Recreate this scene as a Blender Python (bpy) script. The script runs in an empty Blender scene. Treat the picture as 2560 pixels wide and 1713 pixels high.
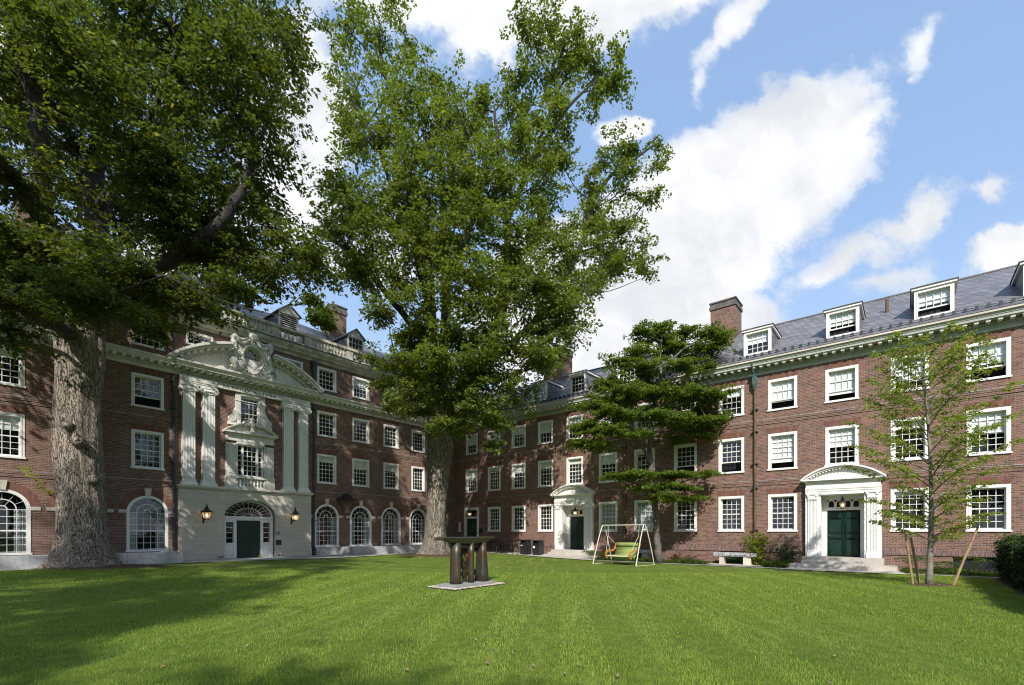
import bpy, math, random
import numpy as np
from mathutils import Vector, Matrix, noise
random.seed(7)
SC = bpy.context.scene
COL = SC.collection
pi = math.pi
# ------------------------------------------------------------------ camera
F = 1195.0; HY = 1329.5; W = 2560.0; H = 1713.0; EYE = 1.65
cd = bpy.data.cameras.new('camera'); cam = bpy.data.objects.new('camera', cd); COL.objects.link(cam)
cam.location = (0, 0, EYE); cam.rotation_euler = (pi / 2, 0, 0)
cd.sensor_width = 36; cd.lens = F / W * 36; cd.shift_y = (HY - H / 2) / W
cd.clip_end = 3000; cd.clip_start = 0.1
SC.camera = cam
# ------------------------------------------------------------------ sun
SUN_EL = math.radians(39); SUN_AZ = math.radians(183)   # measured from +Y clockwise: the sun stands behind the camera
sd = bpy.data.lights.new('sun', 'SUN'); sd.energy = 3.15; sd.angle = math.radians(0.6); sd.color = (1, .945, .86)
so = bpy.data.objects.new('sun', sd); COL.objects.link(so)
sdir = Vector((math.sin(SUN_AZ) * math.cos(SUN_EL), math.cos(SUN_AZ) * math.cos(SUN_EL), math.sin(SUN_EL)))
so.rotation_euler = sdir.to_track_quat('Z', 'Y').to_euler()
so.location = (0, -20, 40)
SC.view_settings.view_transform = 'Standard'; SC.view_settings.look = 'None'
SC.view_settings.exposure = 0.80; SC.view_settings.gamma = 1
SC.cycles.max_bounces = 5; SC.cycles.diffuse_bounces = 2; SC.cycles.glossy_bounces = 3
SC.cycles.transparent_max_bounces = 8; SC.cycles.transmission_bounces = 3
SC.cycles.filter_width = 1.1; SC.cycles.caustics_reflective = False; SC.cycles.caustics_refractive = False
SC.cycles.sample_clamp_indirect = 4

# ------------------------------------------------------------------ node helpers
class NT:
    def __init__(s, nt): s.nt = nt; s.n = nt.nodes; s.l = nt.links
    def node(s, t, **k):
        n = s.n.new(t)
        for a, b in k.items(): setattr(n, a, b)
        return n
    def set(s, sock, v):
        if hasattr(v, 'is_output') or hasattr(v, 'links'): s.l.new(v, sock)
        else: sock.default_value = v
    def math(s, op, a, b=0.0, c=0.0, clamp=False):
        n = s.node('ShaderNodeMath', operation=op, use_clamp=clamp)
        s.set(n.inputs[0], a); s.set(n.inputs[1], b); s.set(n.inputs[2], c); return n.outputs[0]
    def vmath(s, op, a, b=(0, 0, 0), out=0):
        n = s.node('ShaderNodeVectorMath', operation=op); s.set(n.inputs[0], a); s.set(n.inputs[1], b); return n.outputs[out]
    def mix(s, f, a, b, mode='MIX'):
        n = s.node('ShaderNodeMix', data_type='RGBA', blend_type=mode)
        s.set(n.inputs[0], f); s.set(n.inputs[6], a); s.set(n.inputs[7], b); return n.outputs[2]
    def noise(s, v, sc, det=4, rough=.55, out=0, dist=0):
        n = s.node('ShaderNodeTexNoise'); s.set(n.inputs['Vector'], v); n.inputs['Scale'].default_value = sc
        n.inputs['Detail'].default_value = det; n.inputs['Roughness'].default_value = rough; n.inputs['Distortion'].default_value = dist
        return n.outputs[out]
    def ramp(s, v, a, b, lo=0.0, hi=1.0, smooth=True):
        n = s.node('ShaderNodeMapRange', interpolation_type='SMOOTHSTEP' if smooth else 'LINEAR')
        s.set(n.inputs[0], v)
        for i, q in enumerate((a, b, lo, hi)): s.set(n.inputs[1 + i], q)
        return n.outputs[0]
    def comb(s, x, y, z=0.0):
        n = s.node('ShaderNodeCombineXYZ'); s.set(n.inputs[0], x); s.set(n.inputs[1], y); s.set(n.inputs[2], z); return n.outputs[0]
    def sep(s, v):
        n = s.node('ShaderNodeSeparateXYZ'); s.set(n.inputs[0], v); return n.outputs
    def bump(s, h, st, d=.02):
        n = s.node('ShaderNodeBump'); s.set(n.inputs['Height'], h); n.inputs['Strength'].default_value = st; n.inputs['Distance'].default_value = d; return n.outputs[0]

# ------------------------------------------------------------------ world: daylight sky with fair-weather cloud
wd = bpy.data.worlds.new('World'); SC.world = wd; wd.use_nodes = True
T = NT(wd.node_tree); T.n.clear()
sky = T.node('ShaderNodeTexSky', sky_type='NISHITA'); sky.sun_disc = False
sky.sun_elevation = SUN_EL; sky.sun_rotation = SUN_AZ; sky.air_density = 1.0; sky.dust_density = .8; sky.ozone_density = 1.6
tc = T.node('ShaderNodeTexCoord').outputs['Generated']
x, y, z = T.sep(tc)
ay = T.math('MAXIMUM', T.math('ABSOLUTE', y), .05)
ca = T.math('DIVIDE', x, ay); cb = T.math('DIVIDE', z, ay)
P2 = T.comb(ca, cb, 0.0)
warp = T.vmath('SCALE', T.vmath('SUBTRACT', T.noise(P2, 3.2, 5, .6, out=1), (.5, .5, .5))); warp.node.inputs['Scale'].default_value = .21
PW = T.vmath('ADD', P2, warp)
def blob(cx, cy, rx, ry, rot, w=1.0):
    m = T.node('ShaderNodeMapping', vector_type='TEXTURE'); T.set(m.inputs[0], PW)
    m.inputs['Location'].default_value = ((cx - 1280) / F, (HY - cy) / F, 0)
    m.inputs['Rotation'].default_value = (0, 0, math.radians(rot))
    m.inputs['Scale'].default_value = (rx / F, ry / F, 1)
    d = T.vmath('LENGTH', m.outputs[0], out=1)
    return T.math('MULTIPLY', T.math('SUBTRACT', 1.0, d), w)
field = None
for b in [(1830, 480, 520, 225, 34, 1.6), (1560, 700, 540, 280, 26, 1.7), (2040, 370, 250, 110, 36, 1.1), (1760, 800, 300, 120, 10, 1.0), (1450, -10, 430, 170, 14, 1.5), (1150, -20, 420, 120, 0, .95),
          (1850, 50, 150, 55, 50, .6), (1770, 170, 90, 26, 58, .4), (740, 330, 200, 380, 0, 1.3), (1560, 310, 95, 62, 15, 1.1), (2290, 100, 150, 62, 55, .42),
          (2130, 650, 300, 80, 26, .56), (2290, 570, 230, 80, 20, .62), (2490, 500, 90, 56, 20, .66), (2540, 640, 180, 95, 18, 1.2), (2200, 720, 200, 60, 20, .42), (1800, 350, 90, 34, 40, .36),
          (30, 180, 150, 190, 0, 1.1), (2265, 200, 70, 40, 80, .36), (1450, 880, 420, 100, 0, 1.1), (500, 600, 200, 160, 0, .7),
          (-700, 500, 600, 300, 10, 1.2), (3300, 500, 600, 250, -10, 1.2), (900, 650, 260, 120, 0, .55)]:
    q = blob(*b); field = q if field is None else T.math('MAXIMUM', field, q)
n1 = T.noise(PW, 5.5, 9, .60)
n2 = T.noise(T.vmath('ADD', P2, (5, 3, 1)), 14, 7, .65)
f2 = T.math('ADD', field, T.math('MULTIPLY', T.math('SUBTRACT', n1, .5), 1.5))
f2 = T.math('ADD', f2, T.math('MULTIPLY', T.math('SUBTRACT', n2, .5), .6))
cov = T.math('MULTIPLY', T.ramp(f2, .06, .40), T.ramp(field, .0, .55, .42, 1.0))
horizon = T.ramp(z, .0, .10, .35, 0.0)
cov = T.math('MAXIMUM', cov, T.math('MULTIPLY', horizon, 1.0))
shade = T.noise(T.vmath('ADD', PW, (2.2, 7.7, 0)), 2.6, 6, .58)
cc = T.mix(T.ramp(shade, .42, .66), (.61, .615, .62, 1), (.45, .468, .50, 1))
skyc = T.mix(1.0, sky.outputs[0], (.135, .132, .128, 1), 'MULTIPLY')
skyc = T.mix(.62, skyc, (.235, .355, .57, 1))
skyc = T.mix(T.ramp(z, .0, .55, .55, 0.0), skyc, (.44, .53, .65, 1))
mix = T.mix(cov, skyc, cc)
bg = T.node('ShaderNodeBackground'); T.set(bg.inputs[0], mix); bg.inputs[1].default_value = 1.0
T.l.new(bg.outputs[0], T.node('ShaderNodeOutputWorld').inputs[0])

# ------------------------------------------------------------------ materials
def mat(name):
    m = bpy.data.materials.new(name); m.use_nodes = True
    t = NT(m.node_tree); b = t.n['Principled BSDF']; return m, t, b
def simple(name, c, r=.6, metal=0, nscale=0, namp=.15, bumps=0, bscale=40, stain=0):
    m, t, b = mat(name); b.inputs['Roughness'].default_value = r; b.inputs['Metallic'].default_value = metal
    oc = t.node('ShaderNodeTexCoord').outputs['Object']
    if nscale:
        n = t.ramp(t.noise(oc, nscale, 6), .3, .7)
        col = t.mix(n, tuple(k * (1 - namp) for k in c) + (1,), tuple(min(1, k * (1 + namp)) for k in c) + (1,))
        if stain:
            mp = t.node('ShaderNodeMapping'); t.set(mp.inputs[0], oc); mp.inputs['Scale'].default_value = (5, 5, .55)
            s_ = t.ramp(t.noise(mp.outputs[0], 1.6, 6, .65), .48, .78, 0, stain); col = t.mix(s_, col, tuple(k * .45 for k in c) + (1,))
        t.set(b.inputs['Base Color'], col)
    else: b.inputs['Base Color'].default_value = (*c, 1)
    if bumps: t.set(b.inputs['Normal'], t.bump(t.noise(oc, bscale, 5), bumps, .01))
    return m
def wallvec(t, kz=1.0):
    oc = t.node('ShaderNodeTexCoord').outputs['Object']; x, y, z = t.sep(oc)
    return oc, t.math('ADD', x, y), (t.math('MULTIPLY', z, kz) if kz != 1 else z)
def brickmat(name, c1, c2, c3, mortar, vertical=False, bw=.205, rh=.0677, ms=.0075, dirt=.35):
    m, t, b = mat(name); b.inputs['Roughness'].default_value = .88
    oc, u, v = wallvec(t)
    vec = t.comb(v, u) if vertical else t.comb(u, v)
    def br(off, o2):
        n = t.node('ShaderNodeTexBrick'); t.set(n.inputs['Vector'], vec); n.offset = .5
        n.inputs['Scale'].default_value = 1; n.inputs['Brick Width'].default_value = bw; n.inputs['Row Height'].default_value = rh
        n.inputs['Mortar Size'].default_value = ms; n.inputs['Mortar Smooth'].default_value = .3; n.inputs['Bias'].default_value = 0
        return n
    n = br(0, 0); n.inputs['Color1'].default_value = (0, 0, 0, 1); n.inputs['Color2'].default_value = (1, 1, 1, 1); n.inputs['Mortar'].default_value = (.5, .5, .5, 1)
    g = n.outputs['Color']
    # header / stretcher darkness picks a per-brick tone
    col = t.mix(t.ramp(g, .15, .55), (*c3, 1), (*c1, 1)); col = t.mix(t.ramp(g, .6, .95), col, (*c2, 1))
    big = t.ramp(t.noise(oc, .5, 5, .6), .32, .7)
    col = t.mix(t.math('MULTIPLY', big, dirt), col, t.mix(.65, col, (.085, .06, .055, 1)))
    mp = t.node('ShaderNodeMapping'); t.set(mp.inputs[0], oc); mp.inputs['Scale'].default_value = (2.2, 2.2, .35)
    col = t.mix(t.ramp(t.noise(mp.outputs[0], 1.0, 6, .65), .50, .78, 0, dirt), col, t.mix(.6, col, (.07, .05, .045, 1)))
    col = t.mix(t.ramp(t.noise(oc, .23, 4, .6), .52, .72, 0, dirt * .7), col, t.mix(.25, col, (.34, .21, .165, 1)))
    fine = t.noise(oc, 9, 4)
    col = t.mix(t.ramp(fine, .35, .75, 0, .4), col, t.mix(.5, col, (.30, .2, .17, 1)))
    mcol = t.mix(t.ramp(t.noise(oc, 1.3, 5), .3, .7), (*mortar, 1), tuple(k * .72 for k in mortar) + (1,))
    col = t.mix(n.outputs['Fac'], col, mcol)
    t.set(b.inputs['Base Color'], col)
    t.set(b.inputs['Normal'], t.bump(t.math('ADD', t.math('SUBTRACT', 1.0, n.outputs['Fac']), t.math('MULTIPLY', fine, .4)), .5, .008))
    return m
M = {}
M['brick'] = brickmat('red_brick', (.20, .083, .056), (.25, .118, .082), (.10, .052, .042), (.32, .265, .225), ms=.009)
M['lintel'] = brickmat('rubbed_brick', (.185, .072, .048), (.22, .092, .062), (.13, .056, .042), (.24, .16, .13), True, .32, .07, .004, .25)
M['corbel'] = brickmat('corbel_brick', (.20, .10, .085), (.26, .14, .12), (.11, .07, .062), (.40, .33, .30), True, .22, .07, .006, .5)
M['white'] = simple('white_paint', (.82, .80, .78), .45, nscale=3, namp=.04, stain=.22)
M['cream'] = simple('cream_paint', (.70, .67, .62), .55, nscale=2.5, namp=.08, stain=.55)
M['shaded_cornice'] = simple('shaded_cornice_paint', (.42, .44, .40), .55, nscale=2.5, namp=.08, stain=.55)  # shade under the wing's eave, put into the cornice colour
M['gutter'] = simple('gutter_metal', (.62, .55, .47), .5, nscale=.8, namp=.14)
M['limestone'] = simple('limestone', (.60, .555, .475), .85, nscale=1.1, namp=.16, bumps=.2, stain=.55)
M['weathered'] = simple('weathered_stone', (.50, .47, .41), .9, nscale=2.3, namp=.28, bumps=.3, stain=.55)
M['granite'] = simple('granite', (.40, .40, .41), .8, nscale=7, namp=.16, bumps=.25, bscale=60, stain=.55)
M['roughgranite'] = simple('rough_granite', (.33, .335, .35), .85, nscale=5, namp=.35, bumps=1.0, bscale=14)
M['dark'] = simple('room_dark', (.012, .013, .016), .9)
M['interior'] = simple('room_wall', (.10, .09, .075), .9)
M['blind'] = simple('window_blind', (.86, .87, .86), .8)
M['curtain'] = simple('grey_curtain', (.30, .33, .34), .85)
M['greendoor'] = simple('green_door_paint', (.006, .028, .019), .38, nscale=2, namp=.15)
M['black'] = simple('black_metal', (.02, .02, .022), .38, nscale=6, namp=.3)
M['pipe'] = simple('dark_downpipe', (.035, .042, .05), .55, nscale=2, namp=.3)
M['copper'] = simple('brown_copper', (.17, .105, .062), .5, .35, nscale=1.6, namp=.3)
M['verdigris'] = simple('aged_copper', (.085, .13, .12), .6, .2, nscale=4, namp=.3)
M['chimcap'] = simple('chimney_cap_stone', (.14, .125, .12), .9, nscale=3, namp=.25, stain=.55)
M['flash'] = simple('lead_flashing', (.42, .40, .42), .6, nscale=4, namp=.2)
M['beigemetal'] = simple('cream_enamel', (.66, .62, .50), .4)
M['wood'] = simple('honey_wood', (.55, .25, .06), .4, nscale=8, namp=.15)
M['stake'] = simple('stake_wood', (.29, .195, .105), .8, nscale=5, namp=.25)
M['cushion'] = simple('lime_cushion', (.24, .30, .085), .85, nscale=6, namp=.10, bumps=.2, bscale=200)
M['rope'] = simple('pale_rope', (.62, .58, .48), .8)
M['plaque'] = simple('plaque_bronze', (.03, .03, .035), .4)
M['paper'] = simple('white_label', (.8, .8, .78), .6)
M['yellow'] = simple('yellow_plastic', (.75, .5, .02), .5)
M['bronzedark'] = simple('dark_bronze', (.035, .027, .024), .5, .5, nscale=5, namp=.4)
M['mulch'] = simple('bark_mulch', (.075, .037, .026), 1, nscale=18, namp=.6, bumps=1, bscale=50)
M['soil'] = simple('bed_soil', (.05, .032, .024), 1, nscale=14, namp=.5, bumps=1, bscale=40)
M['pebble'] = simple('pale_pebble', (.40, .345, .29), .8, nscale=9, namp=.35)
M['conc'] = simple('plinth_concrete', (.29, .29, .28), .85, nscale=6, namp=.15, bumps=.2)

def paving(name, c, bw, rh, rot=0.0):
    m, t, b = mat(name); b.inputs['Roughness'].default_value = .85
    oc = t.node('ShaderNodeTexCoord').outputs['Object']; x, y, z = t.sep(oc)
    n = t.node('ShaderNodeTexBrick'); t.set(n.inputs['Vector'], t.comb(x, y)); n.inputs['Scale'].default_value = 1
    n.inputs['Brick Width'].default_value = bw; n.inputs['Row Height'].default_value = rh; n.inputs['Mortar Size'].default_value = .006
    n.inputs['Color1'].default_value = (*[k * .9 for k in c], 1); n.inputs['Color2'].default_value = (*[k * 1.08 for k in c], 1)
    n.inputs['Mortar'].default_value = (*[k * .5 for k in c], 1)
    col = t.mix(t.ramp(t.noise(oc, 2.2, 6), .3, .75, 0, .5), n.outputs['Color'], (*[k * .65 for k in c], 1))
    t.set(b.inputs['Base Color'], col); t.set(b.inputs['Normal'], t.bump(t.noise(oc, 50, 4), .2, .01)); return m
M['paving'] = paving('stone_paving', (.40, .39, .37), 1.2, .8)
M['slab'] = paving('pale_stone_slab', (.52, .48, .43), 1.8, .9)
def ashlar():
    m, t, b = mat('ashlar_limestone'); b.inputs['Roughness'].default_value = .85
    oc, u, v = wallvec(t)
    n = t.node('ShaderNodeTexBrick'); t.set(n.inputs['Vector'], t.comb(u, v)); n.inputs['Scale'].default_value = 1
    n.inputs['Brick Width'].default_value = .9; n.inputs['Row Height'].default_value = .236; n.inputs['Mortar Size'].default_value = .004
    n.inputs['Color1'].default_value = (.62, .56, .47, 1); n.inputs['Color2'].default_value = (.53, .49, .42, 1); n.inputs['Mortar'].default_value = (.30, .27, .22, 1)
    col = t.mix(t.ramp(t.noise(oc, 1.7, 7, .6), .35, .75, 0, .55), n.outputs['Color'], (.44, .41, .37, 1))
    t.set(b.inputs['Base Color'], col)
    t.set(b.inputs['Normal'], t.bump(t.math('SUBTRACT', t.math('MULTIPLY', t.noise(oc, 25, 5), .3), n.outputs['Fac']), .35, .01)); return m
M['ashlar'] = ashlar()
def slate(name='slate', k=1.0):
    m, t, b = mat(name); b.inputs['Roughness'].default_value = .52
    oc, u, v = wallvec(t, 1.8)
    n = t.node('ShaderNodeTexBrick'); t.set(n.inputs['Vector'], t.comb(u, v)); n.inputs['Scale'].default_value = 1
    n.inputs['Brick Width'].default_value = .30; n.inputs['Row Height'].default_value = .27; n.inputs['Mortar Size'].default_value = .014; n.inputs['Mortar Smooth'].default_value = .1
    n.inputs['Color1'].default_value = (.12 * k, .12 * k, .133 * k, 1); n.inputs['Color2'].default_value = (.235 * k, .23 * k, .24 * k, 1); n.inputs['Mortar'].default_value = (.035, .035, .045, 1)
    col = t.mix(t.ramp(t.noise(oc, .9, 6, .6), .35, .7, 0, .5), n.outputs['Color'], (.15 * k, .135 * k, .14 * k, 1))
    t.set(b.inputs['Base Color'], col)
    fr = t.math('FRACT', t.math('DIVIDE', v, .27))
    t.set(b.inputs['Normal'], t.bump(t.math('SUBTRACT', t.math('SUBTRACT', 1.0, fr), n.outputs['Fac']), .5, .012)); return m
M['slate'] = slate()
def glass():
    m, t, b = mat('window_glass'); t.n.remove(b)
    oc = t.node('ShaderNodeTexCoord').outputs['Object']
    rnd = t.node('ShaderNodeObjectInfo').outputs['Random']
    nv = t.bump(t.noise(t.vmath('ADD', oc, t.comb(rnd, rnd, rnd)), 1.6, 2), .12, .03)
    lw = t.node('ShaderNodeLayerWeight'); lw.inputs[0].default_value = .5; fac = t.math('ADD', .062, t.math('MULTIPLY', t.math('POWER', lw.outputs['Facing'], 4.0), .85))
    g = t.node('ShaderNodeBsdfGlossy'); g.inputs['Roughness'].default_value = .015; g.inputs['Color'].default_value = (.95, .97, 1, 1); t.set(g.inputs['Normal'], nv)
    tr = t.node('ShaderNodeBsdfTransparent'); tr.inputs[0].default_value = (.93, .96, .96, 1)
    mx = t.node('ShaderNodeMixShader'); t.set(mx.inputs[0], fac); t.l.new(tr.outputs[0], mx.inputs[1]); t.l.new(g.outputs[0], mx.inputs[2])
    t.l.new(mx.outputs[0], t.n['Material Output'].inputs[0]); return m
M['glass'] = glass()
def emis(name, c, s):
    m, t, b = mat(name); b.inputs['Base Color'].default_value = (*c, 1); b.inputs['Emission Color'].default_value = (*c, 1); b.inputs['Emission Strength'].default_value = s; m.cycles.emission_sampling = 'NONE'; return m
M['bulb'] = emis('lit_bulb', (1, .66, .36), 5)
def lampglass():
    m, t, b = mat('frosted_lamp_glass'); t.n.remove(b)
    d = t.node('ShaderNodeBsdfTranslucent'); d.inputs[0].default_value = (1, .9, .75, 1)
    tr = t.node('ShaderNodeBsdfTransparent'); mx = t.node('ShaderNodeMixShader'); mx.inputs[0].default_value = .55
    t.l.new(tr.outputs[0], mx.inputs[1]); t.l.new(d.outputs[0], mx.inputs[2])
    t.l.new(mx.outputs[0], t.n['Material Output'].inputs[0]); return m
M['lampglass'] = lampglass()
def leafmat(name, ca, cb, yellow=(.30, .28, .03), yf=.02, trans=.44):
    m, t, b = mat(name)
    at = t.node('ShaderNodeAttribute', attribute_name='tone').outputs['Fac']
    oc = t.node('ShaderNodeTexCoord').outputs['Object']
    col = t.mix(at, (*ca, 1), (*cb, 1))
    col = t.mix(t.ramp(t.noise(oc, .22, 3), .35, .65, 0, .5), col, t.mix(.5, col, (cb[0] * 1.25, cb[1] * 1.1, cb[2] * .7, 1)))
    col = t.mix(t.ramp(at, 1 - yf, 1 - yf * .5), col, (*yellow, 1))
    b.inputs['Roughness'].default_value = .5; b.inputs['Specular IOR Level'].default_value = .35
    t.set(b.inputs['Base Color'], col)
    tl = t.node('ShaderNodeBsdfTranslucent'); t.set(tl.inputs[0], t.mix(1.0, col, (2.0, 2.0, .75, 1), 'MULTIPLY'))
    mx = t.node('ShaderNodeMixShader'); mx.inputs[0].default_value = trans
    t.l.new(b.outputs[0], mx.inputs[1]); t.l.new(tl.outputs[0], mx.inputs[2]); t.l.new(mx.outputs[0], t.n['Material Output'].inputs[0]); return m
M['leaf1'] = leafmat('elm_leaf', (.038, .066, .018), (.10, .126, .028), yf=.012)
M['leaf2'] = leafmat('tall_tree_leaf', (.068, .108, .024), (.14, .18, .038), yf=.012)
M['leaf3'] = leafmat('maple_leaf', (.055, .10, .015), (.13, .185, .025), yf=.0)
M['leaf4'] = leafmat('young_tree_leaf', (.13, .18, .028), (.25, .30, .05), yf=.02)
M['leafshrub'] = leafmat('shrub_leaf', (.09, .13, .015), (.23, .25, .03), yf=.03)
M['leafrose'] = leafmat('rose_leaf', (.035, .07, .03), (.08, .12, .05), yellow=(.3, .1, .08), yf=.05)
M['leafcover'] = leafmat('groundcover_leaf', (.035, .075, .015), (.09, .15, .03), yf=.01)
M['leafhedge'] = leafmat('hedge_leaf', (.010, .028, .012), (.028, .06, .020), yf=.0, trans=.2)
M['leafred'] = leafmat('reddish_leaf', (.06, .075, .02), (.14, .07, .03), yf=.0)
M['blade'] = leafmat('grass_blade', (.13, .205, .028), (.285, .38, .065), yellow=(.36, .32, .10), yf=.03, trans=.3)
def bark(name, c1, c2, vs=9.0, st=1.0):
    m, t, b = mat(name); b.inputs['Roughness'].default_value = .9
    oc = t.node('ShaderNodeTexCoord').outputs['Object']
    mp = t.node('ShaderNodeMapping'); t.set(mp.inputs[0], oc); mp.inputs['Scale'].default_value = (1, 1, .17)
    nn = t.noise(mp.outputs[0], vs, 8, .62, dist=.6)
    v = t.node('ShaderNodeTexVoronoi', feature='DISTANCE_TO_EDGE'); t.set(v.inputs['Vector'], t.vmath('ADD', mp.outputs[0], t.vmath('SCALE', t.noise(mp.outputs[0], 6, 4, out=1)))); v.inputs['Scale'].default_value = vs * 1.5
    h = t.math('ADD', t.ramp(v.outputs['Distance'], 0, .12), nn)
    big = t.ramp(t.noise(oc, .8, 5), .35, .7)
    col = t.mix(t.ramp(h, .6, 1.5), (*[k * .22 for k in c1], 1), (*c1, 1)); col = t.mix(t.math('MULTIPLY', big, .6), col, t.mix(t.ramp(h, .6, 1.5), (*[k * .24 for k in c2], 1), (*c2, 1)))
    t.set(b.inputs['Base Color'], col); t.set(b.inputs['Normal'], t.bump(h, st, .05)); return m
M['bark1'] = bark('furrowed_bark', (.37, .31, .25), (.24, .20, .165), 4.6, 1.0)
M['bark2'] = bark('grey_bark', (.31, .27, .22), (.24, .21, .18), 4.2, 1.0)
M['barkdark'] = bark('dark_bark', (.075, .062, .054), (.055, .047, .043), 9, .6)
M['barkmid'] = simple('dark_grey_bark', (.12, .105, .09), .85, nscale=9, namp=.35, bumps=.4, bscale=30)
M['barkthin'] = simple('smooth_grey_bark', (.20, .175, .15), .85, nscale=9, namp=.35, bumps=.4, bscale=30)
def bronze():
    m, t, b = mat('patinated_bronze'); oc = t.node('ShaderNodeTexCoord').outputs['Object']
    mp = t.node('ShaderNodeMapping'); t.set(mp.inputs[0], oc); mp.inputs['Scale'].default_value = (1, 1, .3)
    n = t.noise(mp.outputs[0], 5, 6, .6)
    col = t.mix(t.ramp(n, .35, .6), (.105, .058, .034, 1), (.065, .072, .055, 1)); col = t.mix(t.ramp(t.noise(mp.outputs[0], 11, 5), .55, .8), col, (.13, .125, .10, 1))
    t.set(b.inputs['Base Color'], col); b.inputs['Metallic'].default_value = .55; b.inputs['Roughness'].default_value = .42
    t.set(b.inputs['Normal'], t.bump(t.noise(oc, 16, 4), .25, .01)); return m
M['bronze'] = bronze()
def lawnmat():
    m, t, b = mat('lawn_grass'); b.inputs['Roughness'].default_value = .85; b.inputs['Specular IOR Level'].default_value = .15
    oc = t.node('ShaderNodeTexCoord').outputs['Object']; x, y, z = t.sep(oc)
    # mower passes: bent-grass sheen put into the colour, in bands that run away from the camera and across
    s1 = t.math('ADD', t.math('MULTIPLY', x, .995), t.math('MULTIPLY', y, -.10))
    s1 = t.math('ADD', s1, t.math('MULTIPLY', t.noise(oc, .35, 2), 1.0))
    band = t.ramp(t.math('SINE', t.math('MULTIPLY', s1, 2 * pi / 1.25)), -.35, .35)
    n1 = t.noise(oc, 1.1, 6, .65); n2 = t.noise(oc, 14, 5, .7); n3 = t.noise(oc, 60, 3, .7)
    col = t.mix(t.ramp(n1, .3, .7), (.150, .225, .030, 1), (.240, .325, .052, 1))
    band = t.math('MULTIPLY', band, t.ramp(t.noise(oc, .16, 3), .35, .62)); col = t.mix(t.math('MULTIPLY', band, .30), col, (.27, .34, .08, 1))
    stripe = t.ramp(t.math('SINE', t.math('MULTIPLY', s1, 2 * pi / .62)), .80, .99)
    col = t.mix(t.math('MULTIPLY', stripe, t.ramp(t.noise(oc, .3, 3), .42, .62, 0, .85)), col, (.42, .46, .13, 1))
    patch = t.ramp(t.noise(oc, .45, 6, .6, dist=.5), .36, .66)
    col = t.mix(t.math('MULTIPLY', patch, .38), col, (.085, .14, .018, 1))
    col = t.mix(t.ramp(n2, .38, .7, 0, .5), col, (.10, .16, .022, 1))
    col = t.mix(t.ramp(n3, .5, .8, 0, .35), col, (.24, .28, .075, 1))
    n4 = t.noise(oc, 4.5, 5, .68); col = t.mix(t.ramp(n4, .40, .66, 0, .55), col, (.075, .125, .018, 1)); col = t.mix(t.ramp(n4, .34, .42, .35, 0), col, (.30, .33, .09, 1))
    t.set(b.inputs['Base Color'], col)
    t.set(b.inputs['Normal'], t.bump(t.math('ADD', t.math('ADD', t.math('MULTIPLY', n2, .6), n3), t.math('MULTIPLY', n4, .8)), 1.0, .05)); return m
M['lawn'] = lawnmat()

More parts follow.
